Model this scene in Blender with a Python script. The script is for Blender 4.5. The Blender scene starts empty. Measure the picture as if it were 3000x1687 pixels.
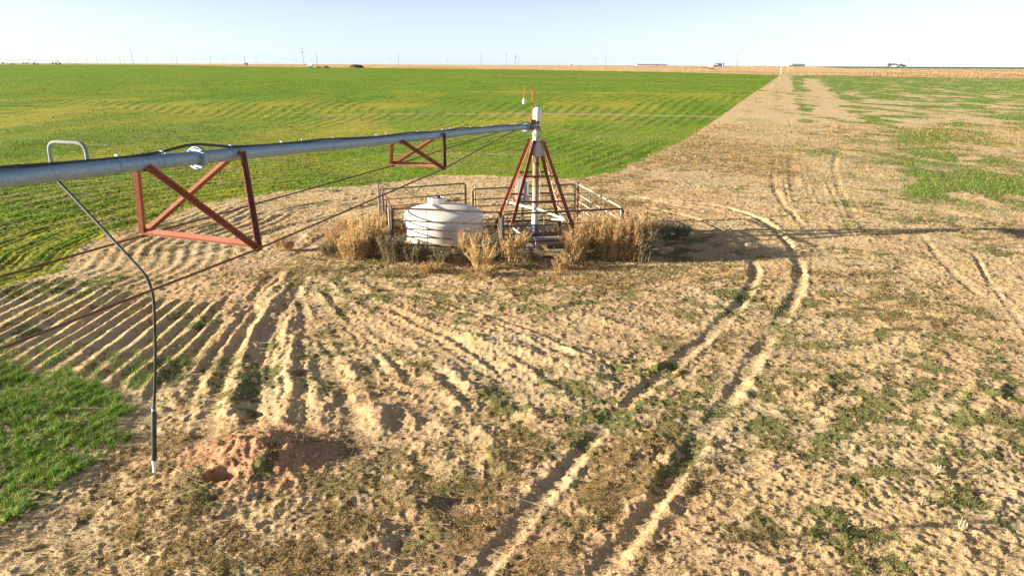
import bpy, math
import numpy as np
from mathutils import Vector, Matrix
R = math.radians
rng = np.random.default_rng(7)
# ------------------------------------------------------------------ camera, sky, sun, exposure
F, H = 2083.0, 5.8
PITCH, ROLL = math.atan(652.5 / F), R(0.235)
sc = bpy.context.scene
cam = bpy.data.cameras.new("camera")
cam.sensor_width = 36.0
cam.lens = 36.0 * F / 3000.0
cam.clip_start, cam.clip_end = 0.1, 20000
camo = bpy.data.objects.new("camera", cam)
sc.collection.objects.link(camo)
camo.matrix_world = Matrix.Translation((0, 0, H)) @ Matrix.Rotation(R(90) - PITCH, 4, 'X') @ Matrix.Rotation(ROLL, 4, 'Z')
sc.camera = camo

SUN_EL, SUN_AZ = R(12.2), R(7.0)          # elevation; heading the shadows fall towards, from +X
world = bpy.data.worlds.new("World"); sc.world = world
world.use_nodes = True
wn = world.node_tree.nodes
sky = wn.new("ShaderNodeTexSky"); sky.sky_type = 'NISHITA'; sky.sun_disc = False
sky.sun_elevation = SUN_EL; sky.sun_rotation = R(263)
sky.altitude = 2000; sky.air_density = 0.6; sky.dust_density = 0.6; sky.ozone_density = 3.0
hs = wn.new("ShaderNodeHueSaturation"); hs.inputs["Saturation"].default_value = 0.44      # thin dry-season haze washes the blue out
world.node_tree.links.new(sky.outputs[0], hs.inputs["Color"]); world.node_tree.links.new(hs.outputs[0], wn["Background"].inputs[0])
wn["Background"].inputs[1].default_value = 0.05
sun = bpy.data.lights.new("sun", 'SUN'); sun.energy = 4.3; sun.angle = R(0.5); sun.color = (1.0, 0.85, 0.64)
suno = bpy.data.objects.new("sun", sun); sc.collection.objects.link(suno)
dv = Vector((math.cos(SUN_AZ) * math.cos(SUN_EL), math.sin(SUN_AZ) * math.cos(SUN_EL), -math.sin(SUN_EL)))
suno.rotation_euler = dv.to_track_quat('-Z', 'Y').to_euler()
suno.location = (-20, -5, 30)
sc.view_settings.view_transform = 'Standard'; sc.view_settings.look = 'None'
sc.view_settings.exposure = 2.05; sc.view_settings.gamma = 1.0
sc.render.engine = 'CYCLES'
sc.cycles.max_bounces = 5; sc.cycles.diffuse_bounces = 3; sc.cycles.transparent_max_bounces = 4

# ------------------------------------------------------------------ survey helpers: photo measurement -> place on the land
def ray(px, py):
    u, v = px - 1500, 843.5 - py
    c, s = math.cos(ROLL), math.sin(ROLL); u, v = u * c - v * s, u * s + v * c
    c, s = math.cos(PITCH), math.sin(PITCH)
    return np.array([u / F, c + v / F * s, -s + v / F * c])
RK = np.array([0, 70, 150, 260, 400, 650, 900, 1500, 9000.])
def terr(x, y):
    """broad lie of the land: flat round the pivot, rising gently far off"""
    x = np.asarray(x, float); y = np.asarray(y, float)
    a = np.clip(x / np.maximum(y, 1), -.75, .75)
    z4 = np.interp(a, [-.72, 0, .38, .72], [3.9, 3.1, 1.9, .4]); z9 = np.interp(a, [-.72, 0, .38, .72], [4.8, 4.6, 4.1, 4.0])
    t = np.clip((y - 70) / 330, 0, 1); z = z4 * (t * t * (1.9 - .9 * t))
    t2 = np.clip((y - 400) / 500, 0, 1); z = z + (z9 - z4) * t2
    t3 = np.clip((y - 900) / 700, 0, 1); z = z + (5.15 - z9) * t3
    return z
def G(px, py, z=0.0):
    r = ray(px, py); t = (z - H) / r[2]; return np.array([0, 0, H]) + r * t
def GT(px, py):
    r = ray(px, py); lo, hi = 1.0, 6000.0
    if r[2] > -0.0004: hi = 6000.0; return np.array([r[0] / r[1] * hi, hi, float(terr(r[0] / r[1] * hi, hi))])
    f = lambda t: H + r[2] * t - float(terr(r[0] * t, r[1] * t))
    for _ in range(50):
        m = (lo + hi) / 2
        if f(m) > 0: lo = m
        else: hi = m
    return np.array([r[0] * lo, r[1] * lo, H + r[2] * lo])
def aty(px, py, y):
    r = ray(px, py); return np.array([0, 0, H]) + r * (y / r[1])
def P2(pts): return np.array([GT(*p)[:2] for p in pts])

# ------------------------------------------------------------------ numpy noise
def hsh(i, j, s):
    n = (i.astype(np.int64) * 374761393 + j.astype(np.int64) * 668265263 + s * 1442695041) & 0xffffffff
    n = ((n ^ (n >> 13)) * 1274126177) & 0xffffffff
    return ((n ^ (n >> 16)) & 0xffffff).astype(np.float32) / 16777215.0
def vn(x, y, s=0):
    xi = np.floor(x); yi = np.floor(y); fx = x - xi; fy = y - yi
    fx = fx * fx * (3 - 2 * fx); fy = fy * fy * (3 - 2 * fy)
    a = hsh(xi, yi, s); b = hsh(xi + 1, yi, s); c = hsh(xi, yi + 1, s); d = hsh(xi + 1, yi + 1, s)
    return a + (b - a) * fx + (c - a) * fy + (a - b - c + d) * fx * fy
def fbm(x, y, o=4, s=0, g=.5):
    t = 0; a = 1; w = 0
    for k in range(o):
        t = t + a * vn(x, y, s + k * 17); w += a; a *= g; x, y = x * 2.03 + y * .1, y * 2.01 - x * .1
    return t / w
def sst(a, b, x):
    t = np.clip((x - a) / (b - a), 0, 1); return t * t * (3 - 2 * t)
def segdist(x, y, pts, close=False):
    """distance to polyline, signed side, arclength"""
    pts = np.asarray(pts, float); n = len(pts)
    best = np.full(x.shape, 1e18); side = np.zeros(x.shape); arc = np.zeros(x.shape); acc = 0
    for i in range(n if close else n - 1):
        a = pts[i]; b = pts[(i + 1) % n]; d = b - a; L = math.hypot(*d) + 1e-9
        t = np.clip(((x - a[0]) * d[0] + (y - a[1]) * d[1]) / L / L, 0, 1)
        ex = x - a[0] - t * d[0]; ey = y - a[1] - t * d[1]; q = ex * ex + ey * ey
        m = q < best; best = np.where(m, q, best); side = np.where(m, np.sign(d[0] * ey - d[1] * ex), side)
        arc = np.where(m, acc + t * L, arc); acc += L
    return np.sqrt(best), side, arc
def inpoly(x, y, pts):
    c = np.zeros(x.shape, bool); n = len(pts)
    for i in range(n):
        x0, y0 = pts[i]; x1, y1 = pts[(i + 1) % n]
        if y0 == y1: continue
        m = (y0 > y) != (y1 > y)
        c ^= m & (x < (x1 - x0) * (y - y0) / (y1 - y0) + x0)
    return c
def sdist(x, y, pts):
    d, _, _ = segdist(x, y, pts, True); return np.where(inpoly(x, y, pts), d, -d)
def smooth(pts, n=3):
    p = np.asarray(pts, float)
    for _ in range(n):
        q = [p[0]]
        for i in range(len(p) - 1): q += [p[i] * .75 + p[i + 1] * .25, p[i] * .25 + p[i + 1] * .75]
        q.append(p[-1]); p = np.array(q)
    return p

# ------------------------------------------------------------------ areas of the land
F1 = P2([(2286, 221), (2193, 283), (2102, 349), (2038, 394), (1972, 429), (1894, 468), (1836, 495), (1770, 512), (1700, 526), (1600, 526), (1500, 520),
         (1410, 516), (1300, 516), (1210, 526), (1050, 550), (920, 556), (800, 568), (690, 584), (586, 602), (483, 645), (345, 683), (241, 729), (190, 790), (110, 815),
         (0, 850), (-500, 960), (-1400, 1000)])
F1 = np.vstack([F1, [[-420, 10], [-760, 560]], P2([(0, 190), (393, 190), (700, 195), (1000, 198.5), (1500, 204.5), (2000, 212.5)])])
F2 = P2([(0, 1075), (130, 1095), (260, 1115), (330, 1135), (395, 1165), (375, 1240), (330, 1305), (270, 1395), (205, 1440), (150, 1495), (66, 1560), (0, 1600), (-500, 1900), (-900, 1500), (-900, 1050)])
F3 = P2([(2300, 221), (2295, 240), (2240, 290), (2300, 420), (2330, 560), (2600, 600), (3000, 640), (3700, 720)])
F3 = np.vstack([F3, [[200, 60], [300, 300]], P2([(3000, 231), (2800, 228), (2600, 224), (2450, 221)])])
FUR = P2([(-300, 900), (0, 842), (190, 806), (352, 850), (500, 880), (650, 890), (660, 960), (640, 1030), (560, 1090), (400, 1150), (130, 1105), (-300, 1110)])
FUR2 = P2([(190, 800), (345, 690), (590, 610), (800, 572), (950, 560), (900, 620), (740, 740), (600, 800), (430, 850), (330, 845)])
def on(px_pts): return smooth(P2(px_pts))
TRACKS = [  # wheel ruts: points, half width, depth, berm
    ([(1700, 1730), (1860, 1560), (1960, 1420), (2040, 1300), (2120, 1190), (2190, 1080), (2275, 955), (2330, 870), (2347, 800), (2325, 740), (2290, 690), (2225, 640), (2110, 605), (1960, 590), (1800, 575)], .14, .12, .07),
    ([(1400, 1690), (1500, 1560), (1610, 1425), (1700, 1330), (1790, 1225), (1900, 1130), (2040, 1010), (2120, 945), (2185, 870), (2215, 800), (2200, 745), (2150, 690), (2060, 645), (1900, 612)], .125, .12, .055),
    ([(2850, 740), (2890, 820), (2960, 905), (3020, 990)], .07, .05, .03),
    ([(2700, 690), (2760, 770), (2840, 850), (2960, 930)], .10, .02, .02),
    ([(2110, 620), (2000, 600), (1880, 590), (1750, 570)], .14, .05, .03),
    ([(2050, 620), (1950, 600), (1800, 560)], .12, .04, .03),
    ([(2330, 560), (2320, 480), (2318, 400), (2312, 330), (2308, 280), (2304, 235)], .22, .03, .02),
    ([(2500, 640), (2450, 540), (2440, 470), (2480, 420)], .14, .03, .02),
    ([(2350, 660), (2290, 600), (2260, 540), (2270, 470)], .12, .03, .02),
    ([(1060, 1330), (1040, 1230), (960, 1080), (900, 950), (870, 860), (850, 780)], .12, .03, .02),
    ([(600, 1290), (650, 1130), (700, 980), (760, 860), (850, 760), (980, 680), (1150, 620), (1350, 585)], .2, .05, .03),
    ([(740, 1290), (740, 1150), (790, 980), (850, 870), (900, 790)], .16, .04, .025),
    ([(500, 690), (700, 650), (900, 610), (1100, 575), (1350, 560)], .2, .05, .03),
    ([(560, 760), (760, 690), (960, 640), (1120, 595)], .2, .05, .03),
]
RIDGES = [  # bladed-up earth: points, half width, height
    ([(930, 790), (1010, 870), (1130, 960), (1260, 1040), (1400, 1150)], .2, .06), ([(1000, 800), (1120, 880), (1270, 960), (1420, 1020)], .2, .05),
    ([(1290, 1070), (1340, 1110), (1400, 1160)], .16, .12), ([(1350, 1075), (1430, 1130)], .14, .10), ([(1240, 1080), (1300, 1150), (1350, 1190)], .15, .10),
    ([(1330, 980), (1450, 1010), (1570, 1040), (1690, 1080)], .22, .09), ([(1450, 960), (1600, 1000), (1800, 1060)], .22, .07),
    ([(1560, 900), (1720, 930), (1880, 970)], .22, .07), ([(1200, 920), (1340, 950), (1480, 990)], .18, .06),
    ([(1080, 1170), (1110, 1220), (1120, 1270)], .2, .17), ([(1190, 1180), (1210, 1240)], .16, .14), ([(1000, 1040), (1060, 1120), (1080, 1180)], .18, .10),
    ([(1280, 1210), (1300, 1260)], .2, .11), ([(1370, 1190), (1400, 1250), (1450, 1330)], .2, .09), ([(1550, 1100), (1640, 1150)], .25, .12), ([(1700, 1090), (1800, 1140)], .25, .13),
    ([(1640, 1010), (1700, 1050), (1740, 1080)], .2, .12), ([(1880, 1050), (1940, 1080)], .2, .10), ([(1500, 1180), (1560, 1230)], .25, .11),
    ([(650, 1250), (690, 1120), (730, 1000), (800, 880)], .16, .11), ([(580, 1240), (640, 1080), (700, 930)], .15, .09), ([(830, 1280), (835, 1150), (842, 1050)], .14, .13),
    ([(860, 1180), (850, 1060), (845, 950)], .13, .08), ([(960, 1300), (930, 1180), (890, 1060)], .16, .07),
    ([(1130, 1330), (1180, 1400), (1200, 1500)], .22, .08), ([(1300, 1330), (1330, 1400)], .25, .10), ([(1000, 1420), (1010, 1520)], .22, .09), ([(1140, 1500), (1100, 1600)], .25, .10),
    ([(900, 1460), (930, 1540)], .22, .09), ([(1420, 1300), (1470, 1370)], .2, .09), ([(620, 1500), (700, 1450)], .3, .07), ([(340, 1560), (430, 1500), (520, 1480)], .25, .07),
    ([(1230, 1420), (1260, 1490), (1270, 1560)], .2, .09), ([(1040, 1330), (1060, 1400)], .2, .09), ([(2350, 1230), (2380, 1170), (2430, 1110)], .16, .08),
    ([(900, 745), (1100, 760), (1300, 772), (1500, 775), (1900, 785)], .25, .05), ([(860, 700), (960, 690)], .35, .10), ([(1260, 755), (1330, 762)], .25, .12),
    ([(2900, 850), (3000, 845)], .2, .12), ([(2470, 930), (2560, 925)], .12, .06), ([(2880, 1240), (2930, 1150)], .15, .08), ([(1880, 560), (2010, 570)], .3, .05)]
FANS = [  # families of lesser wheel marks: key lines, how many between each pair, half width, relief
    ([[(560, 1060), (700, 900), (880, 740), (1100, 640)], [(700, 1240), (760, 1000), (850, 850), (960, 760)], [(850, 1260), (850, 1050), (870, 920), (900, 830)], [(1080, 1270), (1010, 1110), (950, 1000), (905, 870)],
      [(1420, 1230), (1260, 1060), (1100, 950), (960, 850)], [(1720, 1180), (1500, 1020), (1260, 930), (1050, 850)], [(1900, 1090), (1650, 990), (1400, 900), (1150, 850)]], 5, .085, .042),
    ([[(410, 1150), (520, 1000), (640, 880), (700, 820)], [(480, 1200), (590, 1040), (690, 900), (740, 830)], [(560, 1200), (650, 1060), (720, 920), (770, 830)]], 3, .08, .05),
    ([[(480, 700), (700, 640), (950, 590), (1300, 545)], [(640, 760), (820, 690), (1000, 620), (1350, 575)]], 6, .09, .045),
    ([[(2330, 680), (2280, 570), (2280, 470), (2300, 380)], [(2560, 690), (2500, 570), (2440, 470), (2400, 360)]], 7, .10, .025),
    ([[(2100, 640), (1980, 610), (1850, 590), (1680, 560)], [(2060, 590), (1960, 570), (1840, 545), (1700, 540)]], 5, .07, .03),
    ([[(1500, 1640), (1640, 1470), (1800, 1300), (1980, 1120)], [(2000, 1640), (2080, 1450), (2180, 1260), (2300, 1060)]], 5, .10, .022),
    ([[(2900, 1100), (2780, 1200), (2640, 1360), (2520, 1500)], [(3000, 1180), (2900, 1290), (2780, 1420), (2680, 1560)]], 3, .10, .03)]
FAN = []
_r = np.random.default_rng(5)
for keys, nn, w_, h_ in FANS:
    kp = [on(k) for k in keys]
    for i_ in range(len(kp) - 1):
        for t_ in np.arange(nn) / nn:
            t_ += _r.normal(0, .25) / nn; q_ = kp[i_] * (1 - t_) + kp[i_ + 1] * t_; a_, b_ = sorted(_r.random(2) * [.4, 1]); 
            n0, n1 = int(len(q_) * a_ * .8), int(len(q_) * (.45 + .55 * b_)); q_ = q_[n0:max(n1, n0 + 6)]
            if len(q_) > 4: FAN.append((q_, w_ * _r.uniform(.7, 1.3), .55 * h_ * _r.uniform(.35, 1.3)))
TR = [(on(p), w, d, b) for p, w, d, b in TRACKS]
RG = [(on(p), w, h) for p, w, h in RIDGES]
MC = G(770, 1335)[:2]; HOLE1 = G(648, 1405)[:2]; HOLE2 = G(742, 1215)[:2]
PAD = [G(1440, 741)[:2], G(1700, 741)[:2]]

def sub(x, y, pts, pad):
    lo = pts.min(0) - pad; hi = pts.max(0) + pad
    return np.nonzero((x > lo[0]) & (x < hi[0]) & (y > lo[1]) & (y < hi[1]))[0]
def height(x, y):
    """micro relief of the soil"""
    n = x.size; h = np.zeros(n)
    dist = y
    nf = 1 - .7 * sst(60, 200, dist)
    h += .07 * (fbm(x / 4.2, y / 4.2, 2, 3) - .5) * nf
    f1 = sdist(x, y, F1)
    h += .05 * (fbm(x / .75, y / .75, 4, 11) - .5) * nf
    k = np.nonzero(dist < 60)[0]; xs, ys = x[k], y[k]
    tex = fbm(xs / 2.1, ys / 2.1, 2, 77)
    cl = 1 - np.abs(2 * fbm(xs / .12, ys / .12, 3, 21) - 1)
    h[k] += (.006 + .020 * sst(.45, .75, tex)) * cl * (1 - .6 * sst(20, 60, ys))
    h[k] += .022 * fbm(xs / .07, ys / .07, 2, 31) * (.5 + tex)
    h[k] += .020 * sst(.52, .8, fbm(xs / .10, ys / .09, 2, 33)) * (1 - .5 * sst(25, 60, ys))
    # little sun-side hummocks with shadows
    hm = sst(.64, .86, fbm(xs / .36, ys / .25, 2, 41)); h[k] += .026 * hm * (1 - .5 * sst(25, 60, ys))
    calm = np.zeros(n)
    for P, isf2 in ((FUR, 0), (FUR2, 1)):
        j = sub(x, y, P, .5); q = x[j] + .38 * (fbm(x[j] / 2.2, y[j] / 3.5, 3, 5) - .5)
        sd = sdist(x[j], y[j], P); m = sst(-.2, .5, sd)
        if isf2: ph = (f1[j] + .05 * (fbm(x[j] / .8, y[j] / .8, 2, 6) - .5)) / .42
        else: ph = (q + .018 * (y[j] - 15) + .12 * np.sin(y[j] * .35)) / .40
        ph = ph + .16 * (fbm(x[j] / .3, y[j] / .6, 2, 7) - .5); s = ph - np.floor(ph); prof = np.where(s < .55, s / .55, (1 - s) / .45); prof = prof * prof * (3 - 2 * prof)
        amp = .075 * (.35 + .9 * vn(x[j] / .8, y[j] / 2.5, 9)) * (1.0 if not isf2 else .55 * (.4 + 1.2 * vn(x[j] / .9, y[j] / 1.1, 10)))
        h[j] = h[j] * (1 - .45 * m) + m * amp * prof
    for pts, w, d, b in TR:
        j = sub(x, y, pts, w * 5); dd, sd, arc = segdist(x[j], y[j], pts)
        dd = dd + .16 * (fbm(x[j] / .28, y[j] / .28, 3, 8) - .5) * min(1, w / .15) + .06 * (fbm(x[j] / .09, y[j] / .09, 2, 38) - .5)
        am = .15 + 1.1 * vn(arc / 1.1, arc * 0 + 3.3, 12)
        inr = np.exp(-(dd / w) ** 4)
        lug = .5 + .5 * np.sin(arc / .19 * 2 * math.pi + np.abs(dd) * 14 + 2 * vn(x[j] / .5, y[j] / .5, 14))
        h[j] = h[j] * (1 - .6 * inr) - .40 * d * am * inr + .012 * lug * np.exp(-(dd / w / .8) ** 4) + .24 * b * am * np.exp(-((dd - w * 1.75) / (w * .55)) ** 2) * np.where(sd < 0, 1.2, .55) * (.6 + .8 * vn(arc / .35, arc * 0, 15))
    for pts, w, hh in RG:
        j = sub(x, y, pts, w * 4); dd, sd, arc = segdist(x[j], y[j], pts)
        dd = dd + .10 * (fbm(x[j] / .3, y[j] / .3, 3, 18) - .5)
        L = float(np.sum(np.hypot(*np.diff(pts, axis=0).T)))
        am = np.exp(-(np.clip(dd, 0, 9) / w) ** 2) * (.45 + .9 * vn(arc / .5, arc * 0, 19 + int(abs(pts[0][0]) * 31)))
        h[j] += .5 * hh * am * sst(.15, .55, vn(arc / .8, arc * 0 + 7.7, 25)) * (1 + .5 * (fbm(x[j] / .09, y[j] / .09, 2, 23) - .5))
    for pts, w, hh in FAN:
        j = sub(x, y, pts, w * 5); dd, sd, arc = segdist(x[j], y[j], pts); sg = dd * sd + .16 * (fbm(x[j] / .45, y[j] / .45, 3, 28) - .5) + .05 * (fbm(x[j] / .1, y[j] / .1, 2, 27) - .5)
        am = (.05 + 1.15 * vn(arc / .9, arc * 0, 29 + int(abs(pts[0][0]) * 57))) * np.exp(-(dd / (w * 3.5)) ** 4)
        h[j] += hh * am * (np.exp(-((sg - w) / w) ** 2) - .8 * np.exp(-((sg + w) / w) ** 2) + .10 * np.sin(arc / .10 * 2 * math.pi) * np.exp(-((sg + w) / w) ** 4))
    # dug mound with its two burrows
    j = np.nonzero((np.hypot(x - MC[0], y - MC[1]) < 3))[0]
    dx, dy = x[j] - MC[0], y[j] - MC[1]; rr = np.hypot(dx / 1.15, dy / .95) + .35 * (fbm(dx / .45, dy / .45, 3, 51) - .5)
    m = np.exp(-(rr / .52) ** 2)
    h[j] += m * (.25 + .16 * (fbm(dx / .22, dy / .22, 3, 52) - .5)) + sst(1.15, .3, rr) * .05 * (fbm(dx / .07, dy / .07, 2, 53) - .3)
    for c, rx, ry, dp in ((HOLE1, .24, .15, .34), (HOLE2, .18, .14, .30)):
        ex, ey = x[j] - c[0], y[j] - c[1]; q = np.hypot(ex / rx, ey / ry) + .15 * (fbm(ex / .1, ey / .1, 2, 54) - .5)
        h[j] -= dp * (1 - sst(.7, 1.05, q))
    # level ground under the pad and tank
    cx, cy = (x + .8) / 4.3, (y - 24.2) / 2.6
    q = np.maximum(np.abs(cx), np.abs(cy)); h *= 1 - .8 * (1 - sst(.85, 1.1, q))
    # crop surface
    m = sst(0, .5, f1) * nf
    h += m * (.016 * np.cos(2 * math.pi * (f1 / (1.05 + .9 * sst(50, 140, y)) + .3 * (fbm(x / 8, y / 8, 2, 209) - .5))) * sst(.30, .52, fbm(x / 7, y / 11, 3, 210)) * (1 - sst(70, 130, dist)) + .01 * np.sin(f1 / .25 * 2 * math.pi) * (1 - sst(25, 50, dist)))
    return h
def zground(x, y):
    x = np.asarray(x, float); y = np.asarray(y, float)
    return height(x, y) + terr(x, y)

# vegetation cover (0..1) of each kind over the land
def blob(x, y, px, py, rx, ry):
    c = GT(px, py)[:2]; a = abs(GT(px + rx, py)[0] - c[0]); b = abs(GT(px, py - ry)[1] - GT(px, py + ry)[1]) / 2
    return np.exp(-(((x - c[0]) / a) ** 2 + ((y - c[1]) / b) ** 2) ** 1.05)
def cover(x, y):
    f1 = sdist(x, y, F1) ; f2 = sdist(x, y, F2); f3 = sdist(x, y, F3)
    ny = fbm(x / 1.6, y / 1.6, 3, 61); nb = fbm(x / .6, y / .6, 2, 62)
    w1 = sst(-.15, .3, f1 + .8 * (nb - .5) * (y < 60))
    w2 = sst(-.1, .45, f2 + 1.0 * (nb - .5))
    # low winter weeds, dark green
    g = np.zeros_like(x)
    for px, py, rx, ry, k in ((2500, 1240, 230, 150, 1.0), (2350, 1330, 120, 90, .6), (2620, 1080, 260, 90, .55), (2420, 970, 130, 90, .5), (1330, 870, 260, 50, .75), (1150, 790, 200, 30, .5),
                              (1700, 870, 250, 40, .4), (2230, 860, 60, 60, .7), (2050, 820, 90, 90, .5), (1600, 1200, 200, 80, .6), (1850, 1060, 200, 60, .5), (1700, 1250, 90, 60, .5),
                              (730, 1130, 70, 70, .9), (1100, 1180, 60, 60, .2), (2000, 1200, 130, 120, .45), (2800, 1150, 200, 120, .45), (2500, 1600, 150, 80, .35), (2900, 1520, 120, 60, .4), (2970, 1540, 60, 30, .8), (2430, 1560, 60, 50, .8),
                              (2530, 602, 90, 16, .9), (2700, 650, 180, 20, .5), (1300, 1380, 60, 50, .3), (560, 1460, 90, 60, .35), (1560, 470, 1, 1, 0), (200, 900, 80, 40, .3),
                              (2650, 900, 220, 60, .3), (2150, 1500, 120, 70, .3), (330, 830, 130, 30, .9), (560, 960, 60, 60, .4), (120, 840, 130, 22, .8), (430, 870, 60, 14, .6), (1950, 700, 120, 25, .9)):
        if k: g += k * blob(x, y, px, py, rx, ry)
    g += (.08 + .26 * sst(.42, .66, ny)) * (1 - sst(45, 80, y))
    # broken volunteer crop on the right
    st = fbm(x / 14, y / 30, 3, 71); a = x / np.maximum(y, 1)
    w3 = sst(-3, 5, f3) * sst(.34, .60, st + .42 * sst(40, 100, y) + .09 + .65 * (fbm(x / 3.5, y / 4.5, 4, 74) - .5))
    lane = np.zeros_like(x)
    for pts, hw in LANES:
        j = sub(x, y, pts, hw * 4); d, _, _ = segdist(x[j], y[j], pts); lane[j] = np.maximum(lane[j], 1 - sst(hw * .5, hw * 1.3, d + hw * 2.2 * (fbm(x[j] / 2.5, y[j] / 5, 3, 72) - .5)))
    w3 = w3 * (1 - lane)
    pn_ = .25 + .9 * sst(.38, .6, fbm(x / 1.6, y / 2.4, 4, 75))
    w3 = w3 * (.12 + .95 * sst(.38, .56, fbm(x / 2.6, y / 5.5, 4, 76) + .16 * sst(110, 220, y)))
    w3 = np.maximum(w3, .55 * sst(45, 70, y) * (1 - sst(330, 380, y)) * (x > 2) * (1 - lane) * sst(.47, .64, fbm(x / 4.5, y / 9, 4, 78)))
    for px, py, rx, ry, k in ((2760, 470, 330, 34, 1.0), (2850, 540, 260, 40, 1.0), (2650, 400, 420, 40, .9), (2450, 445, 200, 12, .9), (2900, 330, 300, 40, .8), (2380, 340, 50, 40, .9), (2390, 440, 60, 30, .8), (2250, 268, 26, 24, .95), (2400, 300, 40, 30, .5), (2500, 270, 90, 30, .6), (2150, 390, 70, 14, .35)):
        w3 = np.maximum(w3, k * pn_ * blob(x, y, px, py, rx, ry))
    # brown, half dried weeds
    b = np.zeros_like(x)
    for px, py, rx, ry, k in ((1980, 440, 160, 22, .9), (1900, 480, 140, 18, .8), (2150, 470, 170, 22, .8), (2060, 425, 120, 14, .8), (2230, 505, 120, 14, .7), (1800, 530, 130, 20, .5), (2010, 400, 90, 12, .6),
                              (1950, 370, 60, 10, .3), (1500, 790, 500, 40, .8), (1100, 770, 220, 36, .8), (1900, 820, 300, 60, .5), (2100, 1000, 250, 120, .45), (470, 1330, 120, 80, 1.0), (640, 1330, 60, 80, .5),
                              (1100, 1500, 420, 150, .85), (900, 1600, 400, 120, .8), (700, 1580, 250, 120, .6), (1400, 1350, 260, 120, .7), (1750, 1480, 160, 120, .6), (1850, 1380, 160, 90, .6), (2100, 1350, 200, 100, .45),
                              (350, 1500, 140, 90, .6), (1000, 1330, 250, 60, .6), (2750, 920, 240, 80, .45), (2450, 800, 260, 70, .3), (2900, 700, 200, 60, .3), (1300, 1600, 250, 90, .7), (1100, 1080, 200, 80, .35), (590, 1150, 80, 60, .4),
                              (2300, 1650, 400, 70, .3), (2500, 1400, 300, 90, .25), (1700, 620, 200, 40, .35), (1800, 580, 160, 30, .4)):
        b += k * blob(x, y, px, py, rx, ry)
    b = b * (.45 + 1.0 * sst(.35, .65, nb)) + (.05 + .16 * sst(.4, .65, fbm(x / 2.4, y / 2.4, 3, 66))) * (1 - sst(160, 260, y))
    b *= 1 - .85 * np.exp(-(np.hypot(x - MC[0], y - MC[1]) / 1.0) ** 4)
    rut = np.zeros_like(x)
    for pts, w, d_, b_ in TR[:6]:
        j = sub(x, y, pts, w * 3); d, _, _ = segdist(x[j], y[j], pts); rut[j] = np.maximum(rut[j], np.exp(-(d / (w * 1.9)) ** 4))
    br = .18 + 1.25 * sst(.40, .60, fbm(x / .26, y / .26, 3, 68))
    g = np.clip(1.15 * g * (.4 + 1.0 * sst(.38, .62, nb)), 0, .9) * br + .05 * (1 - sst(60, 90, y)) * (1 - rut) * (1 - w1) * (1 - w2) * (1 - .85 * rut)
    mid_ = sst(45, 70, y) * (1 - sst(300, 380, y))
    b = b + mid_ * .45 * sst(.42, .62, fbm(x / 3.5, y / 7, 4, 69))
    b = (np.clip(b, 0, .9) * (.35 + .65 * br) + .07 * (1 - rut)) * (1 - w1) * (1 - w2) * (1 - .8 * rut)
    return w1, w2, np.clip(g, 0, 1), np.clip(b, 0, 1), w3 * (1 - w1), f1, f2
LANES = [(on([(2300, 600), (2306, 500), (2312, 420), (2312, 330), (2308, 270), (2302, 228)]), 1.3), (on([(2560, 600), (2520, 480), (2460, 380), (2420, 300), (2390, 250), (2370, 232)]), 2.6)]
# wheel tracks of the machine's own towers, circles about the pivot
PIV = np.array([.78, 23.9])
CIRC = [67.0, 132.0, 198.0, 262.0]

# ------------------------------------------------------------------ materials
def mat(name, base=(.5, .5, .5), rough=.8, metal=0.0, n1=None, n2=None, spot=None, bump=0.0, bscale=40, spec=.5):
    """n1=(scale, colour, amount) broad mottling, n2 the same finer, spot=(scale, threshold, colour) sharp-edged stains"""
    m = bpy.data.materials.new(name); m.use_nodes = True; nt = m.node_tree; N = nt.nodes; L = nt.links; b = N["Principled BSDF"]
    b.inputs["Roughness"].default_value = rough; b.inputs["Metallic"].default_value = metal; b.inputs["Specular IOR Level"].default_value = spec
    tc = N.new("ShaderNodeTexCoord"); cur = N.new("ShaderNodeRGB"); cur.outputs[0].default_value = (*base, 1); cur = cur.outputs[0]
    for n in (n1, n2):
        if n:
            t = N.new("ShaderNodeTexNoise"); t.inputs["Scale"].default_value = n[0]; t.inputs["Detail"].default_value = 6; t.inputs["Roughness"].default_value = .65
            L.new(tc.outputs["Object"], t.inputs["Vector"])
            r = N.new("ShaderNodeMapRange"); r.inputs[1].default_value = .4; r.inputs[2].default_value = .62; r.inputs[4].default_value = n[2]; L.new(t.outputs[0], r.inputs[0])
            mx = N.new("ShaderNodeMix"); mx.data_type = 'RGBA'; L.new(r.outputs[0], mx.inputs[0]); L.new(cur, mx.inputs[6]); mx.inputs[7].default_value = (*n[1], 1); cur = mx.outputs[2]
    if spot:
        t = N.new("ShaderNodeTexNoise"); t.inputs["Scale"].default_value = spot[0]; t.inputs["Detail"].default_value = 4; L.new(tc.outputs["Object"], t.inputs["Vector"])
        r = N.new("ShaderNodeMapRange"); r.inputs[1].default_value = spot[1]; r.inputs[2].default_value = spot[1] + .03; L.new(t.outputs[0], r.inputs[0])
        mx = N.new("ShaderNodeMix"); mx.data_type = 'RGBA'; L.new(r.outputs[0], mx.inputs[0]); L.new(cur, mx.inputs[6]); mx.inputs[7].default_value = (*spot[2], 1); cur = mx.outputs[2]
    L.new(cur, b.inputs["Base Color"])
    if bump:
        t = N.new("ShaderNodeTexNoise"); t.inputs["Scale"].default_value = bscale; t.inputs["Detail"].default_value = 5; L.new(tc.outputs["Object"], t.inputs["Vector"])
        bp = N.new("ShaderNodeBump"); bp.inputs["Distance"].default_value = bump; bp.inputs["Strength"].default_value = .6; L.new(t.outputs[0], bp.inputs["Height"]); L.new(bp.outputs[0], b.inputs["Normal"])
    return m
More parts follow.
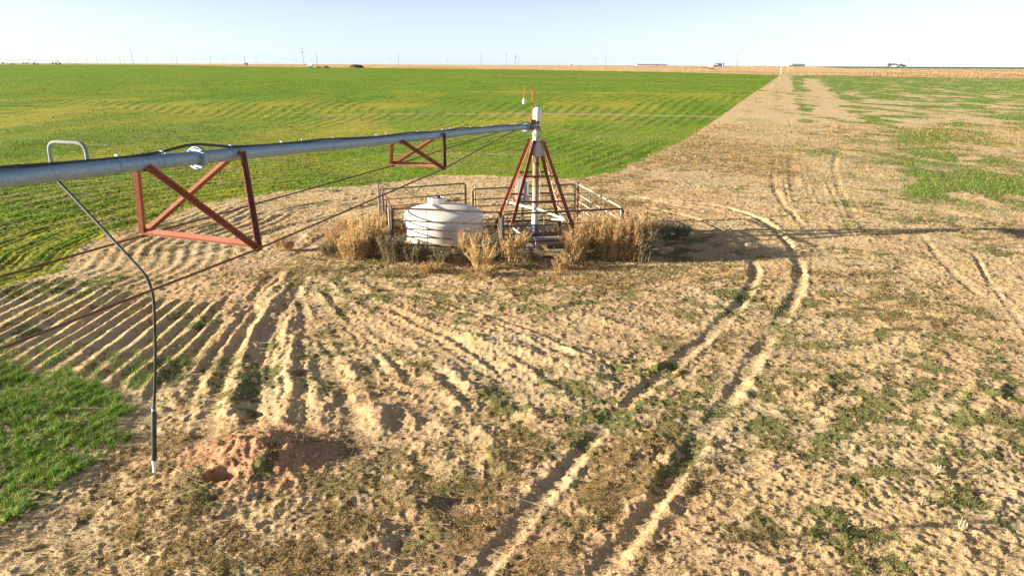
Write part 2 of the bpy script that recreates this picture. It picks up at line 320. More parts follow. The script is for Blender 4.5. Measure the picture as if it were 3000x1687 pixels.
M = dict(
    galv=mat("sky_tinted_galvanised_steel", (.27, .39, .48), .60, .55, (7, (.38, .44, .48), .6), (30, (.20, .29, .36), .7), bump=.002),  # blue of the reflected sky is put into the base colour
    white=mat("white_paint_steel", (.46, .50, .50), .5, 0, (7, (.42, .43, .40), .5), spot=(9, .66, (.25, .15, .09)), bump=.002),
    red=mat("red_oxide_steel", (.26, .072, .038), .78, 0, (5, (.31, .12, .06), .8), (40, (.16, .045, .03), .6), bump=.002),
    rod=mat("rusty_rod", (.13, .065, .05), .75, .2, (12, (.2, .1, .07), .6)),
    rust=mat("rusty_pipe_rail", (.07, .038, .030), .9, 0, (8, (.11, .065, .05), .5), (30, (.10, .06, .05), .6), bump=.002),
    oldgreen=mat("faded_green_rail", (.16, .17, .12), .8, 0, (7, (.24, .23, .17), .7), (25, (.16, .11, .08), .5), bump=.002),
    palerail=mat("pale_rail", (.42, .38, .30), .65, .1, (6, (.45, .36, .27), .6), (25, (.25, .17, .12), .3), bump=.002),
    tank=mat("white_polyethylene", (.74, .72, .65), .55, 0, (1.6, (.64, .60, .50), .5), (9, (.78, .76, .70), .5), spot=(2.1, .70, (.50, .42, .30))),
    black=mat("black_rubber", (.018, .02, .022), .45, 0, (20, (.04, .04, .042), .6)),
    hose=mat("weathered_black_hose", (.022, .028, .028), .65, 0, (14, (.06, .065, .06), .6)),
    brownpipe=mat("stained_riser_pipe", (.19, .145, .08), .7, 0, (3, (.25, .21, .13), .8), (14, (.17, .11, .06), .6), bump=.002),
    palepipe=mat("pale_riser_pipe", (.30, .29, .26), .65, 0, (4, (.28, .25, .20), .7), spot=(7, .62, (.24, .15, .09)), bump=.002),
    concrete=mat("old_concrete", (.34, .31, .27), .9, 0, (3, (.26, .23, .19), .8), (20, (.42, .38, .33), .6), bump=.006, bscale=25),
    blue=mat("blue_valve_paint", (.05, .14, .28), .5, 0, (10, (.10, .16, .22), .7), spot=(12, .62, (.2, .12, .08))),
    box=mat("grey_enamel_box", (.50, .52, .52), .45, .1, (5, (.42, .43, .42), .6)),
    plastic=mat("white_plastic", (.75, .75, .74), .4, 0, (8, (.62, .62, .60), .5)),
    wood=mat("weathered_wood", (.24, .20, .17), .85, 0, (5, (.16, .13, .11), .7)),
    steelfar=mat("dull_steel", (.30, .32, .34), .6, .2, (2, (.24, .25, .27), .5)), neck=mat("grey_galvanised_neck", (.17, .20, .22), .75, 0, (20, (.24, .27, .29), .6)),
    straw=mat("straw_bale", (.40, .30, .16), .95, 0, (6, (.25, .18, .10), .8), (30, (.5, .38, .2), .6), bump=.03, bscale=12),
    netwrap=mat("dark_bale_end", (.13, .10, .08), .95, 0, (6, (.2, .15, .1), .8)),
    barn=mat("white_sheet_metal", (.75, .76, .76), .5, 0, (.2, (.65, .66, .67), .6)),
    barnroof=mat("blue_grey_roof", (.16, .23, .34), .5, .1, (.2, (.2, .27, .37), .6)),
    mauve=mat("mauve_roof", (.30, .24, .26), .6, 0, (.2, (.24, .2, .22), .6)),
    bark=mat("bark", (.14, .11, .09), .9, 0, (4, (.09, .07, .06), .7)),
)
def vcolmat(name, trans=.35, rough=.65):
    m = bpy.data.materials.new(name); m.use_nodes = True; nt = m.node_tree; N = nt.nodes; L = nt.links
    a = N.new("ShaderNodeAttribute"); a.attribute_name = "tint"
    t = N.new("ShaderNodeTexNoise"); t.inputs["Scale"].default_value = 3.0; tc = N.new("ShaderNodeTexCoord"); L.new(tc.outputs["Object"], t.inputs["Vector"])
    h = N.new("ShaderNodeHueSaturation"); r = N.new("ShaderNodeMapRange"); r.inputs[3].default_value = .8; r.inputs[4].default_value = 1.2; L.new(t.outputs[0], r.inputs[0]); L.new(r.outputs[0], h.inputs["Value"]); L.new(a.outputs["Color"], h.inputs["Color"])
    b = N["Principled BSDF"]; b.inputs["Roughness"].default_value = rough; b.inputs["Specular IOR Level"].default_value = .25; L.new(h.outputs[0], b.inputs["Base Color"])
    if trans:
        tr = N.new("ShaderNodeBsdfTranslucent"); L.new(h.outputs[0], tr.inputs[0]); mx = N.new("ShaderNodeMixShader"); mx.inputs[0].default_value = trans
        L.new(b.outputs[0], mx.inputs[1]); L.new(tr.outputs[0], mx.inputs[2]); L.new(mx.outputs[0], N["Material Output"].inputs[0])
    return m
M['leaf'] = vcolmat("living_leaf", .35); M['dry'] = vcolmat("dry_stalk", .25, .8)

# ------------------------------------------------------------------ object helpers
COL = sc.collection
def setp(o, label=None, cat=None, group=None, kind=None):
    if label: o["label"] = label
    if cat: o["category"] = cat
    if group: o["group"] = group
    if kind: o["kind"] = kind
    return o
def thing(name, label, cat, loc=(0, 0, 0), rz=0, group=None):
    o = bpy.data.objects.new(name, None); COL.objects.link(o); o.location = loc; o.rotation_euler = (0, 0, rz); o.empty_display_size = .2
    return setp(o, label, cat, group)
def npmesh(name, V, Fl, sizes, m, parent=None, tint=None, smooth_=False):
    """V (n,3); Fl flat loop indices; sizes per face"""
    me = bpy.data.meshes.new(name); V = np.asarray(V, np.float32); Fl = np.asarray(Fl, np.int32); sizes = np.asarray(sizes, np.int32)
    me.vertices.add(len(V)); me.vertices.foreach_set("co", V.ravel()); me.loops.add(len(Fl)); me.loops.foreach_set("vertex_index", Fl)
    me.polygons.add(len(sizes)); st = np.concatenate([[0], np.cumsum(sizes)[:-1]]).astype(np.int32); me.polygons.foreach_set("loop_start", st); me.polygons.foreach_set("loop_total", sizes)
    if smooth_: me.polygons.foreach_set("use_smooth", np.ones(len(sizes), bool))
    if tint is not None:
        at = me.attributes.new("tint", 'FLOAT_COLOR', 'POINT'); c = np.ones((len(V), 4), np.float32); c[:, :3] = tint; at.data.foreach_set("color", c.ravel())
    me.update(calc_edges=True); me.materials.append(m)
    o = bpy.data.objects.new(name, me); COL.objects.link(o); o.parent = parent
    return o
class MB:
    def __init__(s): s.v = []; s.f = []
    def add(s, vs, fs):
        k = len(s.v); s.v += [tuple(map(float, p)) for p in vs]; s.f += [tuple(k + i for i in f) for f in fs]; return s
    def box(s, c, d, rz=0):
        cx, cy, cz = c; a, b, e = d[0] / 2, d[1] / 2, d[2] / 2; q = []
        for z in (-e, e):
            for x, y in ((-a, -b), (a, -b), (a, b), (-a, b)):
                q.append((cx + x * math.cos(rz) - y * math.sin(rz), cy + x * math.sin(rz) + y * math.cos(rz), cz + z))
        return s.add(q, [(3, 2, 1, 0), (4, 5, 6, 7), (0, 1, 5, 4), (1, 2, 6, 5), (2, 3, 7, 6), (3, 0, 4, 7)])
    def frame(s, d, up=(0, 0, 1)):
        d = Vector(d).normalized(); u = Vector(up)
        if abs(d.dot(u)) > .98: u = Vector((1, 0, 0))
        x = d.cross(u).normalized(); y = x.cross(d).normalized(); return x, y
    def sweep(s, p0, p1, prof, up=(0, 0, 1)):
        p0, p1 = Vector(p0), Vector(p1); x, y = s.frame(p1 - p0, up); n = len(prof)
        q = [p + x * a + y * b for p in (p0, p1) for a, b in prof]
        return s.add(q, [(i, (i + 1) % n, n + (i + 1) % n, n + i) for i in range(n)] + [tuple(range(n - 1, -1, -1)), tuple(range(n, 2 * n))])
    def bar(s, p0, p1, w, h, up=(0, 0, 1)): return s.sweep(p0, p1, [(-w / 2, -h / 2), (w / 2, -h / 2), (w / 2, h / 2), (-w / 2, h / 2)], up)
    def angle(s, p0, p1, w=.06, t=.007, up=(0, 0, 1), fx=1, fy=1):   # L-section iron
        pr = [(0, 0), (w * fx, 0), (w * fx, t * fy), (t * fx, t * fy), (t * fx, w * fy), (0, w * fy)]
        if fx * fy < 0: pr = pr[::-1]
        return s.sweep(p0, p1, pr, up)
    def tube(s, pts, r, n=10, cap=True):
        pts = [Vector(p) for p in pts]; rs = r if hasattr(r, '__len__') else [r] * len(pts); q = []; prev = None
        for i, p in enumerate(pts):
            d = (pts[min(i + 1, len(pts) - 1)] - pts[max(i - 1, 0)]).normalized()
            if prev is None: x, y = s.frame(d)
            else:
                x = (prev - d * prev.dot(d)).normalized(); y = d.cross(x)
            prev = x; y = d.cross(x)
            for k in range(n):
                a = 2 * math.pi * k / n; q.append(p + x * math.cos(a) * rs[i] + y * math.sin(a) * rs[i])
        fs = [(i * n + k, i * n + (k + 1) % n, (i + 1) * n + (k + 1) % n, (i + 1) * n + k) for i in range(len(pts) - 1) for k in range(n)]
        if cap: fs += [tuple(range(n - 1, -1, -1)), tuple(range((len(pts) - 1) * n, len(pts) * n))]
        return s.add(q, fs)
    def lathe(s, c, prof, n=32, sx=1, sy=1):
        q = []
        for r_, z in prof:
            for k in range(n):
                a = 2 * math.pi * k / n; q.append((c[0] + r_ * math.cos(a) * sx, c[1] + r_ * math.sin(a) * sy, c[2] + z))
        m = len(prof)
        return s.add(q, [(i * n + k, i * n + (k + 1) % n, (i + 1) * n + (k + 1) % n, (i + 1) * n + k) for i in range(m - 1) for k in range(n)] + [tuple(range(n - 1, -1, -1)), tuple(range((m - 1) * n, m * n))])
    def build(s, name, m, parent=None, sm=False, label=None):
        me = bpy.data.meshes.new(name); off = Vector(parent.location) if parent is not None and parent.type == 'EMPTY' else Vector((0, 0, 0))
        v = s.v
        if parent is not None and parent.type == 'EMPTY':
            inv = (Matrix.Translation(parent.location) @ Matrix.Rotation(parent.rotation_euler[2], 4, 'Z')).inverted() if not getattr(s, 'local', False) else Matrix.Identity(4)
            v = [tuple(inv @ Vector(p)) for p in v]
        elif parent is not None and parent.parent is not None and not getattr(s, 'local', False):
            e = parent.parent; inv = (Matrix.Translation(e.location) @ Matrix.Rotation(e.rotation_euler[2], 4, 'Z')).inverted(); v = [tuple(inv @ Vector(p)) for p in v]
        me.from_pydata(v, [], s.f); me.update(); me.materials.append(m)
        if sm:
            me.polygons.foreach_set("use_smooth", [True] * len(me.polygons))
            try: me.set_sharp_from_angle(angle=R(35))
            except Exception: pass
        o = bpy.data.objects.new(name, me); COL.objects.link(o); o.parent = parent
        if label: o["label"] = label
        return o

# ------------------------------------------------------------------ ground sheet
def axis_rows():
    ys = [-45.0, -30, -20, -12, -6, -2, 1.0, 2.6, 3.6]; y = 4.4
    while y < 62: ys.append(y); y += max(.017, y * .0033)
    while y < 520: ys.append(y); y *= 1.008
    while y < 9500: ys.append(y); y *= 1.03
    return np.array(ys)
ys = axis_rows(); NC = 1250
us = np.linspace(-1, 1, NC); us = us * (.86 + .14 * us * us)
wid = 6.2 + .84 * np.abs(ys); wid[:7] = 45
X = us[None, :] * wid[:, None]; Y = np.repeat(ys[:, None], NC, 1)
xf, yf = X.ravel(), Y.ravel()
w1, w2, g, b, w3, f1, f2 = cover(xf, yf)
Z = height(xf, yf) + terr(xf, yf)
# soil colour of the place itself: sandy, redder where freshly worked, greyer crust
def c3(*c): return np.array(c, np.float32)
sand, redd, crust, fieldsoil, strawc, farg = c3(.64, .475, .265), c3(.60, .38, .215), c3(.59, .465, .28), c3(.27, .26, .08), c3(.60, .44, .23), c3(.10, .20, .12)
def mix(a, b_, t): return a + (b_ - a) * t[:, None]
rn = fbm(xf / 3.3, yf / 3.3, 4, 91); col = mix(np.repeat(sand[None], xf.size, 0), crust, sst(.42, .62, fbm(xf / 1.1, yf / 1.1, 4, 92)))
redm = np.clip(sst(.52, .68, rn) * .45, 0, 1)
for px, py, rx, ry, k in ((1850, 620, 170, 50, .8), (2050, 600, 150, 40, .7), (1300, 775, 100, 20, .9), (950, 700, 60, 40, .9), (1150, 1200, 250, 90, .6), (1500, 1560, 500, 150, .7), (2000, 1500, 250, 120, .5), (1250, 600, 200, 30, .6), (1900, 1000, 250, 90, .5)):
    redm = np.maximum(redm, k * blob(xf, yf, px, py, rx, ry))
md = np.exp(-(np.hypot((xf - MC[0]) / 1.25, yf - MC[1]) / .95) ** 4)
redm = np.maximum(redm, md)
col = mix(col, redd, redm * (yf < 60)); col = mix(col, c3(.55, .29, .17), md * .8)
vcol = np.repeat(c3(.18, .21, .075)[None], xf.size, 0)
vn1 = fbm(xf / 2.3, yf / 2.3, 3, 93)
covg = np.clip(g, 0, 1); covb = np.clip(b, 0, 1)
vcol = mix(vcol, c3(.34, .23, .125), covb / (covb + covg + .05)); vcol = mix(vcol, c3(.37, .23, .11), sst(.5, .7, vn1) * covb * .6)
cov = np.clip(covg * .65 + covb * .6, 0, .9)
# crop
rel = mix(np.repeat(c3(.14, .25, .012)[None], xf.size, 0), c3(.31, .31, .03), sst(.40, .62, fbm(xf / 9, yf / 22, 4, 94)) * (1 - sst(80, 220, yf)))
linv = (.5 + .5 * np.cos(2 * math.pi * (f1 / (1.05 + .9 * sst(50, 140, yf)) + .3 * (fbm(xf / 8, yf / 8, 2, 209) - .5)))) ** 2 * sst(.30, .52, fbm(xf / 7, yf / 11, 3, 210)) * (1 - sst(120, 200, yf))
rel = mix(rel, c3(.09, .17, .012), linv * .8)
col = mix(col, fieldsoil, w1 * .6); vcol = mix(vcol, c3(1, 1, 1), w1); vcol = np.where(w1[:, None] > .02, vcol * 0 + mix(vcol * 0 + c3(.2, .17, .06), rel, w1), vcol)
cov = np.where(w1 > .02, w1 * (.68 + .22 * sst(60, 200, yf)), cov)
vcol = mix(vcol, c3(.16, .25, .05), w2 + 0); cov = np.maximum(cov, w2 * .5)
vcol = mix(vcol, c3(.17, .25, .055), w3); cov = np.maximum(cov, w3 * .8)
rp = np.hypot(xf - PIV[0], yf - PIV[1])
for k, rc in enumerate(CIRC):
    m = np.exp(-((rp - rc) / (.8 + .3 * k)) ** 2) * w1 * sst(-.4, .1, xf / np.maximum(yf, 1) + .15 * (fbm(xf / 12, yf / 12, 2, 97) - .5)) * sst(.3, .55, fbm(xf / 3, yf / 3, 2, 96) + .15)
    cov = cov * (1 - .8 * m)
# dry land beyond the crops
far = sst(345, 385, yf) * (1 - sst(-3, 3, f1)) * (1 - sst(-3, 3, sdist(xf, yf, F3)))
a_ = xf / np.maximum(yf, 1)
far *= ~((a_ < -.2) & (yf < 200)); ff = np.clip(far, 0, 1)
sc_ = mix(np.repeat(strawc[None], xf.size, 0), c3(.50, .33, .17), sst(.5, .7, fbm(xf / 60, yf / 150, 3, 98)))
sc_ = mix(sc_, c3(.40, .22, .10), sst(.36, .5, a_) * sst(560, 420, yf) * sst(.4, .6, fbm(xf / 25, yf / 40, 2, 99)))
sc_ = mix(sc_, farg, sst(.415, .445, a_ + .02 * (yf - 1000) / 600) * sst(820, 860, yf) * (1 - sst(1700, 1900, yf)))
sc_ = mix(sc_, c3(.24, .17, .13), sst(700, 720, yf) * (1 - sst(780, 800, yf)) * (a_ < -.25) * .8)
sc_ = mix(sc_, c3(.22, .27, .12), sst(1100, 1200, yf) * (a_ < -.57) * .8)
col = mix(col, sc_, ff); cov = cov * (1 - .85 * ff); vcol = mix(vcol, c3(.35, .25, .12), ff)
nr = len(ys); idx = np.arange(nr * NC).reshape(nr, NC)
q = np.stack([idx[:-1, :-1], idx[:-1, 1:], idx[1:, 1:], idx[1:, :-1]], -1).reshape(-1, 4)

def ground_material():
    m = bpy.data.materials.new("soil_and_low_growth"); m.use_nodes = True; nt = m.node_tree; N = nt.nodes; L = nt.links; bs = N["Principled BSDF"]
    bs.inputs["Roughness"].default_value = .95; bs.inputs["Specular IOR Level"].default_value = .12
    tc = N.new("ShaderNodeTexCoord")
    def at(n): a = N.new("ShaderNodeAttribute"); a.attribute_name = n; return a
    def noise(scale, detail=5, rough=.6, vec=None, dim='3D'):
        t = N.new("ShaderNodeTexNoise"); t.noise_dimensions = dim; t.inputs["Scale"].default_value = scale; t.inputs["Detail"].default_value = detail; t.inputs["Roughness"].default_value = rough
        if dim == '1D': L.new(vec, t.inputs["W"])
        else: L.new(vec or tc.outputs["Object"], t.inputs["Vector"])
        return t.outputs[0]
    def mr(v, a, b_, c, d):
        r = N.new("ShaderNodeMapRange"); r.inputs[1].default_value = a; r.inputs[2].default_value = b_; r.inputs[3].default_value = c; r.inputs[4].default_value = d; L.new(v, r.inputs[0]); return r.outputs[0]
    def ma(op, a, b_):
        n = N.new("ShaderNodeMath"); n.operation = op
        for i, v in enumerate((a, b_)):
            if isinstance(v, (int, float)): n.inputs[i].default_value = v
            else: L.new(v, n.inputs[i])
        return n.outputs[0]
    def mul(c, v):
        n = N.new("ShaderNodeMix"); n.data_type = 'RGBA'; n.blend_type = 'MULTIPLY'; n.inputs[0].default_value = 1; L.new(c, n.inputs[6]); cb = N.new("ShaderNodeCombineColor")
        for i in range(3): L.new(v, cb.inputs[i])
        L.new(cb.outputs[0], n.inputs[7]); return n.outputs[2]
    soil = at("soil").outputs["Color"]; leaf = at("leaf").outputs["Color"]; cv = at("cover").outputs["Fac"]; row = at("row").outputs["Fac"]; fld = at("crop").outputs["Fac"]
    fine = noise(38, 6, .7); mid = noise(5.5, 5, .6); clump = ma('ADD', ma('MULTIPLY', noise(14, 6, .7), .6), ma('MULTIPLY', noise(1.9, 6, .75), .4))
    soil = mul(soil, mr(fine, .3, .7, .66, 1.25)); soil = mul(soil, mr(mid, .3, .7, .88, 1.1))
    rn_ = noise(1.7, 8, .72, row, '1D'); mp = N.new("ShaderNodeMapping"); mp.inputs["Scale"].default_value = (.12, .4, 1); L.new(tc.outputs["Object"], mp.inputs[0]); pn = noise(1.0, 6, .7, mp.outputs[0])
    clf = ma('ADD', ma('MULTIPLY', clump, ma('SUBTRACT', 1, ma('MULTIPLY', fld, .55))), ma('MULTIPLY', fld, ma('ADD', ma('MULTIPLY', rn_, .25), ma('MULTIPLY', pn, .30))))
    th = ma('SUBTRACT', .68, ma('MULTIPLY', cv, .36)); sp = N.new("ShaderNodeMapRange"); L.new(clf, sp.inputs[0]); L.new(th, sp.inputs[1]); L.new(ma('ADD', th, .05), sp.inputs[2])
    leaf = mul(leaf, mr(fine, .3, .7, .62, 1.35)); leaf = mul(leaf, mr(ma('MULTIPLY', ma('ADD', rn_, pn), .5), .4, .6, .8, 1.22))
    mx = N.new("ShaderNodeMix"); mx.data_type = 'RGBA'; L.new(sp.outputs[0], mx.inputs[0]); L.new(soil, mx.inputs[6]); L.new(leaf, mx.inputs[7]); L.new(mx.outputs[2], bs.inputs["Base Color"])
    hgt = ma('ADD', ma('MULTIPLY', fine, .030), ma('ADD', ma('MULTIPLY', noise(95, 3, .6), .010), ma('MULTIPLY', sp.outputs[0], ma('MULTIPLY', clump, .06))))
    bp = N.new("ShaderNodeBump"); bp.inputs["Distance"].default_value = 1.0; bp.inputs["Strength"].default_value = 1.0; L.new(hgt, bp.inputs["Height"]); L.new(bp.outputs[0], bs.inputs["Normal"])
    return m
M['ground'] = ground_material()
gr = npmesh("ground", np.stack([xf, yf, Z], 1), q.ravel(), np.full(len(q), 4), M['ground'], smooth_=True)
for nm, arr in (("soil", col), ("leaf", vcol)):
    a = gr.data.attributes.new(nm, 'FLOAT_COLOR', 'POINT'); c = np.ones((xf.size, 4), np.float32); c[:, :3] = arr; a.data.foreach_set("color", c.ravel())
for nm, arr in (("cover", cov), ("row", np.abs(f1)), ("crop", w1)):
    a = gr.data.attributes.new(nm, 'FLOAT', 'POINT'); a.data.foreach_set("value", arr.astype(np.float32))
setp(gr, kind="structure"); gr["label"] = "sandy tyre-marked soil running out to crop fields and dry land"
del X, Y, col, vcol, q, rel, sc_
# ------------------------------------------------------------------ crops, low weeds (uncountable: one object of each)
def blades(name, x, y, z, h, w, tint, lean=.35, parent=None, m='leaf', two=True, az=None, curl=1.0):
    n = len(x); az = rng.uniform(0, 2 * math.pi, n) if az is None else az
    la = az + rng.normal(1.57, .5, n); ll = h * lean * rng.uniform(.3, 1.6, n)
    bx, by = np.cos(az) * w / 2, np.sin(az) * w / 2; lx, ly = np.cos(la) * ll, np.sin(la) * ll
    z0 = z - .01
    if two:
        V = np.stack([np.stack([x - bx, y - by, z0], 1), np.stack([x + bx, y + by, z0], 1), np.stack([x + bx * .8 + lx * .3, y + by * .8 + ly * .3, z + h * .6], 1),
                      np.stack([x - bx * .8 + lx * .3, y - by * .8 + ly * .3, z + h * .6], 1), np.stack([x + lx * curl, y + ly * curl, z + h], 1)], 1).reshape(-1, 3)
        k = np.arange(n)[:, None] * 5; Fl = np.concatenate([k + [0, 1, 2, 3], k + [3, 2, 4]], 1).ravel(); sz = np.tile([4, 3], n); t = np.repeat(tint, 5, 0)
    else:
        V = np.stack([np.stack([x - bx, y - by, z0], 1), np.stack([x + bx, y + by, z0], 1), np.stack([x + lx, y + ly, z + h], 1)], 1).reshape(-1, 3)
        Fl = np.arange(n * 3); sz = np.full(n, 3); t = np.repeat(tint, 3, 0)
    return npmesh(name, V, Fl, sz, M[m], parent, t)
def lscatter(n, y0, y1, k=.86, pad=1.5):
    y = y0 * (y1 / y0) ** rng.random(n); x = rng.uniform(-1, 1, n) * (k * y + pad); return x, y
def tints(n, cols, wts, var=.2, pick=None):
    cols = np.array(cols, np.float32); p = rng.random(n) if pick is None else pick; c = np.cumsum(wts) / np.sum(wts); i = np.searchsorted(c, p).clip(0, len(cols) - 1)
    return (cols[i] * (1 + rng.normal(0, var, (n, 1)))).clip(.005, .9)
# winter wheat in the round field
x, y = lscatter(430000, 13, 520)
d = sdist(x, y, F1)
# drill rows follow the edge of the planting
e = .4; gx = sdist(x + e, y, F1) - d; gy = sdist(x, y + e, F1) - d; gl = np.hypot(gx, gy) + 1e-6
row = .24; off = (np.round(d / row) * row - d) * np.clip(1.15 - y / 90, 0, 1); x = x + gx / gl * off; y = y + gy / gl * off
rp = np.hypot(x - PIV[0], y - PIV[1]); lane = np.zeros(len(x))
for k, rc in enumerate(CIRC): lane = np.maximum(lane, np.exp(-((rp - rc) / (.8 + .3 * k)) ** 2) * sst(-.4, .1, x / y))
big = fbm(x / 7, y / 14, 3, 201); sm = fbm(x / 1.2, y / 1.2, 2, 202)
gap = np.exp(-(((d / .66) - np.round(d / .66)) / .17) ** 2) * sst(.36, .55, fbm(x / 5, y / 5, 2, 208)) * (1 - sst(90, 150, y))
keep = (rng.random(len(x)) > .85 * gap) & (d > .05 - .5 * (sm - .5)) & (rng.random(len(x)) < (.25 + .9 * sst(.3, .6, sm)) * (1 - .8 * lane * sst(.3, .5, fbm(x / 2, y / 2, 2, 203))))
x, y, d, big, sm = x[keep], y[keep], d[keep], big[keep], sm[keep]; n = len(x)
edge = np.exp(-d / 1.3)
strk = .5 * fbm(x / 2.2, y / .55, 3, 204) + .5 * fbm(d / .8, x / 16 + y / 40, 3, 206)
pick = np.clip((strk - .5) * 1.9 + rng.normal(0, .2, n) + (big - .5) * 1.6 + .70 - edge * .7 - sst(70, 220, y) * .30, 0, .999)
lin = (.5 + .5 * np.cos(2 * math.pi * (d / (1.05 + .9 * sst(50, 140, y)) + .3 * (fbm(x / 8, y / 8, 2, 209) - .5)))) ** 2 * sst(.30, .52, fbm(x / 7, y / 11, 3, 210)) * (1 - sst(180, 300, y))
pick = np.clip(pick - .8 * lin + .16 * (1 - lin), 0, .999)
tt = tints(n, [(.045, .13, .006), (.09, .18, .010), (.18, .24, .016), (.27, .28, .025), (.34, .31, .06)], [.7, 1.1, 1.3, 1.5, .7], .15, pick)
h = (.03 + .035 * big + .03 * lin + .04 * edge + .09 * sst(.5, .7, 1 - strk) * sst(0, 3, d) * sst(18, 45, y) + .07 * lin * sst(25, 45, y)) * rng.uniform(.6, 1.25, n) * (1 + sst(60, 250, y) * .3); w = np.maximum(.011, y * .00085) * rng.uniform(.7, 1.4, n)
o = blades("wheat_crop", x, y, zground(x, y), h, w, tt, .5, two=False); setp(o, "green and yellowish winter wheat covering the round field", "wheat", kind="stuff")
# lush wheat rows, near left corner
nt_ = 8500; x = rng.uniform(-14, -4.6, nt_); y = rng.uniform(5.0, 15.5, nt_); rw = .27; q_ = x - .20 * (y - 10) + .10 * np.sin(y * .9); q2 = np.round(q_ / rw) * rw
x = x + (q2 - q_) + rng.normal(0, .025, nt_); d2 = sdist(x, y, F2) + .8 * (fbm(x / .5, y / .9, 2, 205) - .5); fringe = ((d2 > -1.6) & (rng.random(nt_) < .25 * np.exp(np.minimum(d2, 0) / .8)) & (inpoly(x, y, FUR)))
k = (d2 > .05) & (rng.random(nt_) < .45 + .9 * sst(.35, .6, fbm(x / .8, y / .8, 2, 206))) | fringe
x, y = x[k], y[k]; nb_ = 15; n = len(x) * nb_; X_ = np.repeat(x, nb_) + rng.normal(0, .022, n); Y_ = np.repeat(y, nb_) + rng.normal(0, .045, n)
hh = np.repeat(rng.uniform(.6, 1.2, len(x)), nb_) * rng.uniform(.07, .19, n)
tt = tints(n, [(.05, .15, .014), (.11, .25, .022), (.22, .35, .035), (.42, .40, .09)], [1, 1.6, 1.3, .25], .15)
o = blades("wheat_rows", X_, Y_, zground(X_, Y_), hh, rng.uniform(.006, .012, n), tt, .8, curl=1.3); setp(o, "lush dark green young wheat rows in the near left corner", "wheat", kind="stuff")
# thin sprouts standing in the furrows
ns = 26000; x, y = lscatter(ns, 9, 34); inf = inpoly(x, y, FUR) | inpoly(x, y, FUR2); k = inf & (rng.random(ns) < .15 + 1.2 * sst(.45, .7, fbm(x / .35, y / 2.2, 2, 207)))
x, y = x[k], y[k]; n = len(x) * 4; X_ = np.repeat(x, 4) + rng.normal(0, .03, n); Y_ = np.repeat(y, 4) + rng.normal(0, .05, n)
o = blades("wheat_sprouts", X_, Y_, zground(X_, Y_), rng.uniform(.03, .10, n), np.maximum(.006, Y_ * .0007), tints(n, [(.08, .17, .03), (.2, .23, .05), (.35, .27, .1)], [1, 1, .5]), .7, two=False); setp(o, "thin green sprouts straggling along the bare furrows", "wheat", kind="stuff")
# low weeds: small leaves lying close to the ground
def leaves(name, n, y0, y1, covk, cols, wts, label, size=.00155, smin=.014, up=.035, thr=1.0):
    x, y = lscatter(n, y0, y1); w1_, w2_, g_, b_, w3_, f1_, f2_ = cover(x, y)
    c = {'g': g_, 'b': b_, '3': w3_}[covk]
    cl = sst(.40, .62, fbm(x / .16, y / .16, 3, 211 + len(name)) * .6 + fbm(x / .5, y / .5, 2, 215) * .4)
    k = rng.random(n) < c * (.12 + 1.1 * cl) * thr
    x, y, cl, c = x[k], y[k], cl[k], c[k]; n = len(x); s = np.maximum(smin, y * size) * rng.uniform(.6, 1.4, n)
    z = zground(x, y) + rng.random(n) * up * (.4 + cl) * (1 + (y > 40) * .5)
    az = rng.uniform(0, 2 * math.pi, n); el = rng.normal(.5, .45, n); dx, dy, dz = np.cos(az) * np.cos(el), np.sin(az) * np.cos(el), np.sin(el)
    px_, py_ = -np.sin(az), np.cos(az); rl = rng.normal(0, .5, n)
    A = np.stack([x, y, z], 1); D = np.stack([dx, dy, dz], 1) * s[:, None]; Pp = np.stack([px_ * np.cos(rl), py_ * np.cos(rl), np.sin(rl)], 1) * (s * .38)[:, None]
    V = np.stack([A, A + D * .5 + Pp, A + D, A + D * .5 - Pp], 1).reshape(-1, 3)
    o = npmesh(name, V, np.arange(n * 4), np.full(n, 4), M['leaf'], None, np.repeat(tints(n, cols, wts, .22), 4, 0)); setp(o, label, "weeds", kind="stuff"); return n
cnt = [leaves("low_green_weeds", 1100000, 6.3, 60, 'g', [(.10, .17, .045), (.15, .22, .055), (.24, .27, .085)], [1, 1.2, .6], "low dark green weeds matted over the bare soil", up=.05),
       leaves("dried_brown_weeds", 1500000, 6.3, 75, 'b', [(.44, .26, .13), (.36, .27, .10), (.48, .35, .18), (.26, .27, .07), (.26, .13, .09)], [1.2, 1, .6, .7, .6], "brown and yellowing half dried weeds in patches on the soil", up=.085)]
# volunteer crop, right hand side
x, y = lscatter(420000, 26, 430); w1_, w2_, g_, b_, w3_, f1_, f2_ = cover(x, y); cl = fbm(x / 1.1, y / 2.2, 3, 221)
k = (x > 0) & (rng.random(len(x)) < w3_ * (.15 + .95 * sst(.38, .6, cl))); x, y = x[k], y[k]; n = len(x); w3n = n
o = blades("volunteer_crop", x, y, zground(x, y), rng.uniform(.06, .16, n) * (1 + sst(60, 250, y) * .4), np.maximum(.012, y * .0009), tints(n, [(.09, .17, .03), (.14, .21, .035), (.25, .25, .06)], [1, 1, .5]), .6, two=False)
setp(o, "thin broken green crop growing on the right hand side", "crop", kind="stuff")
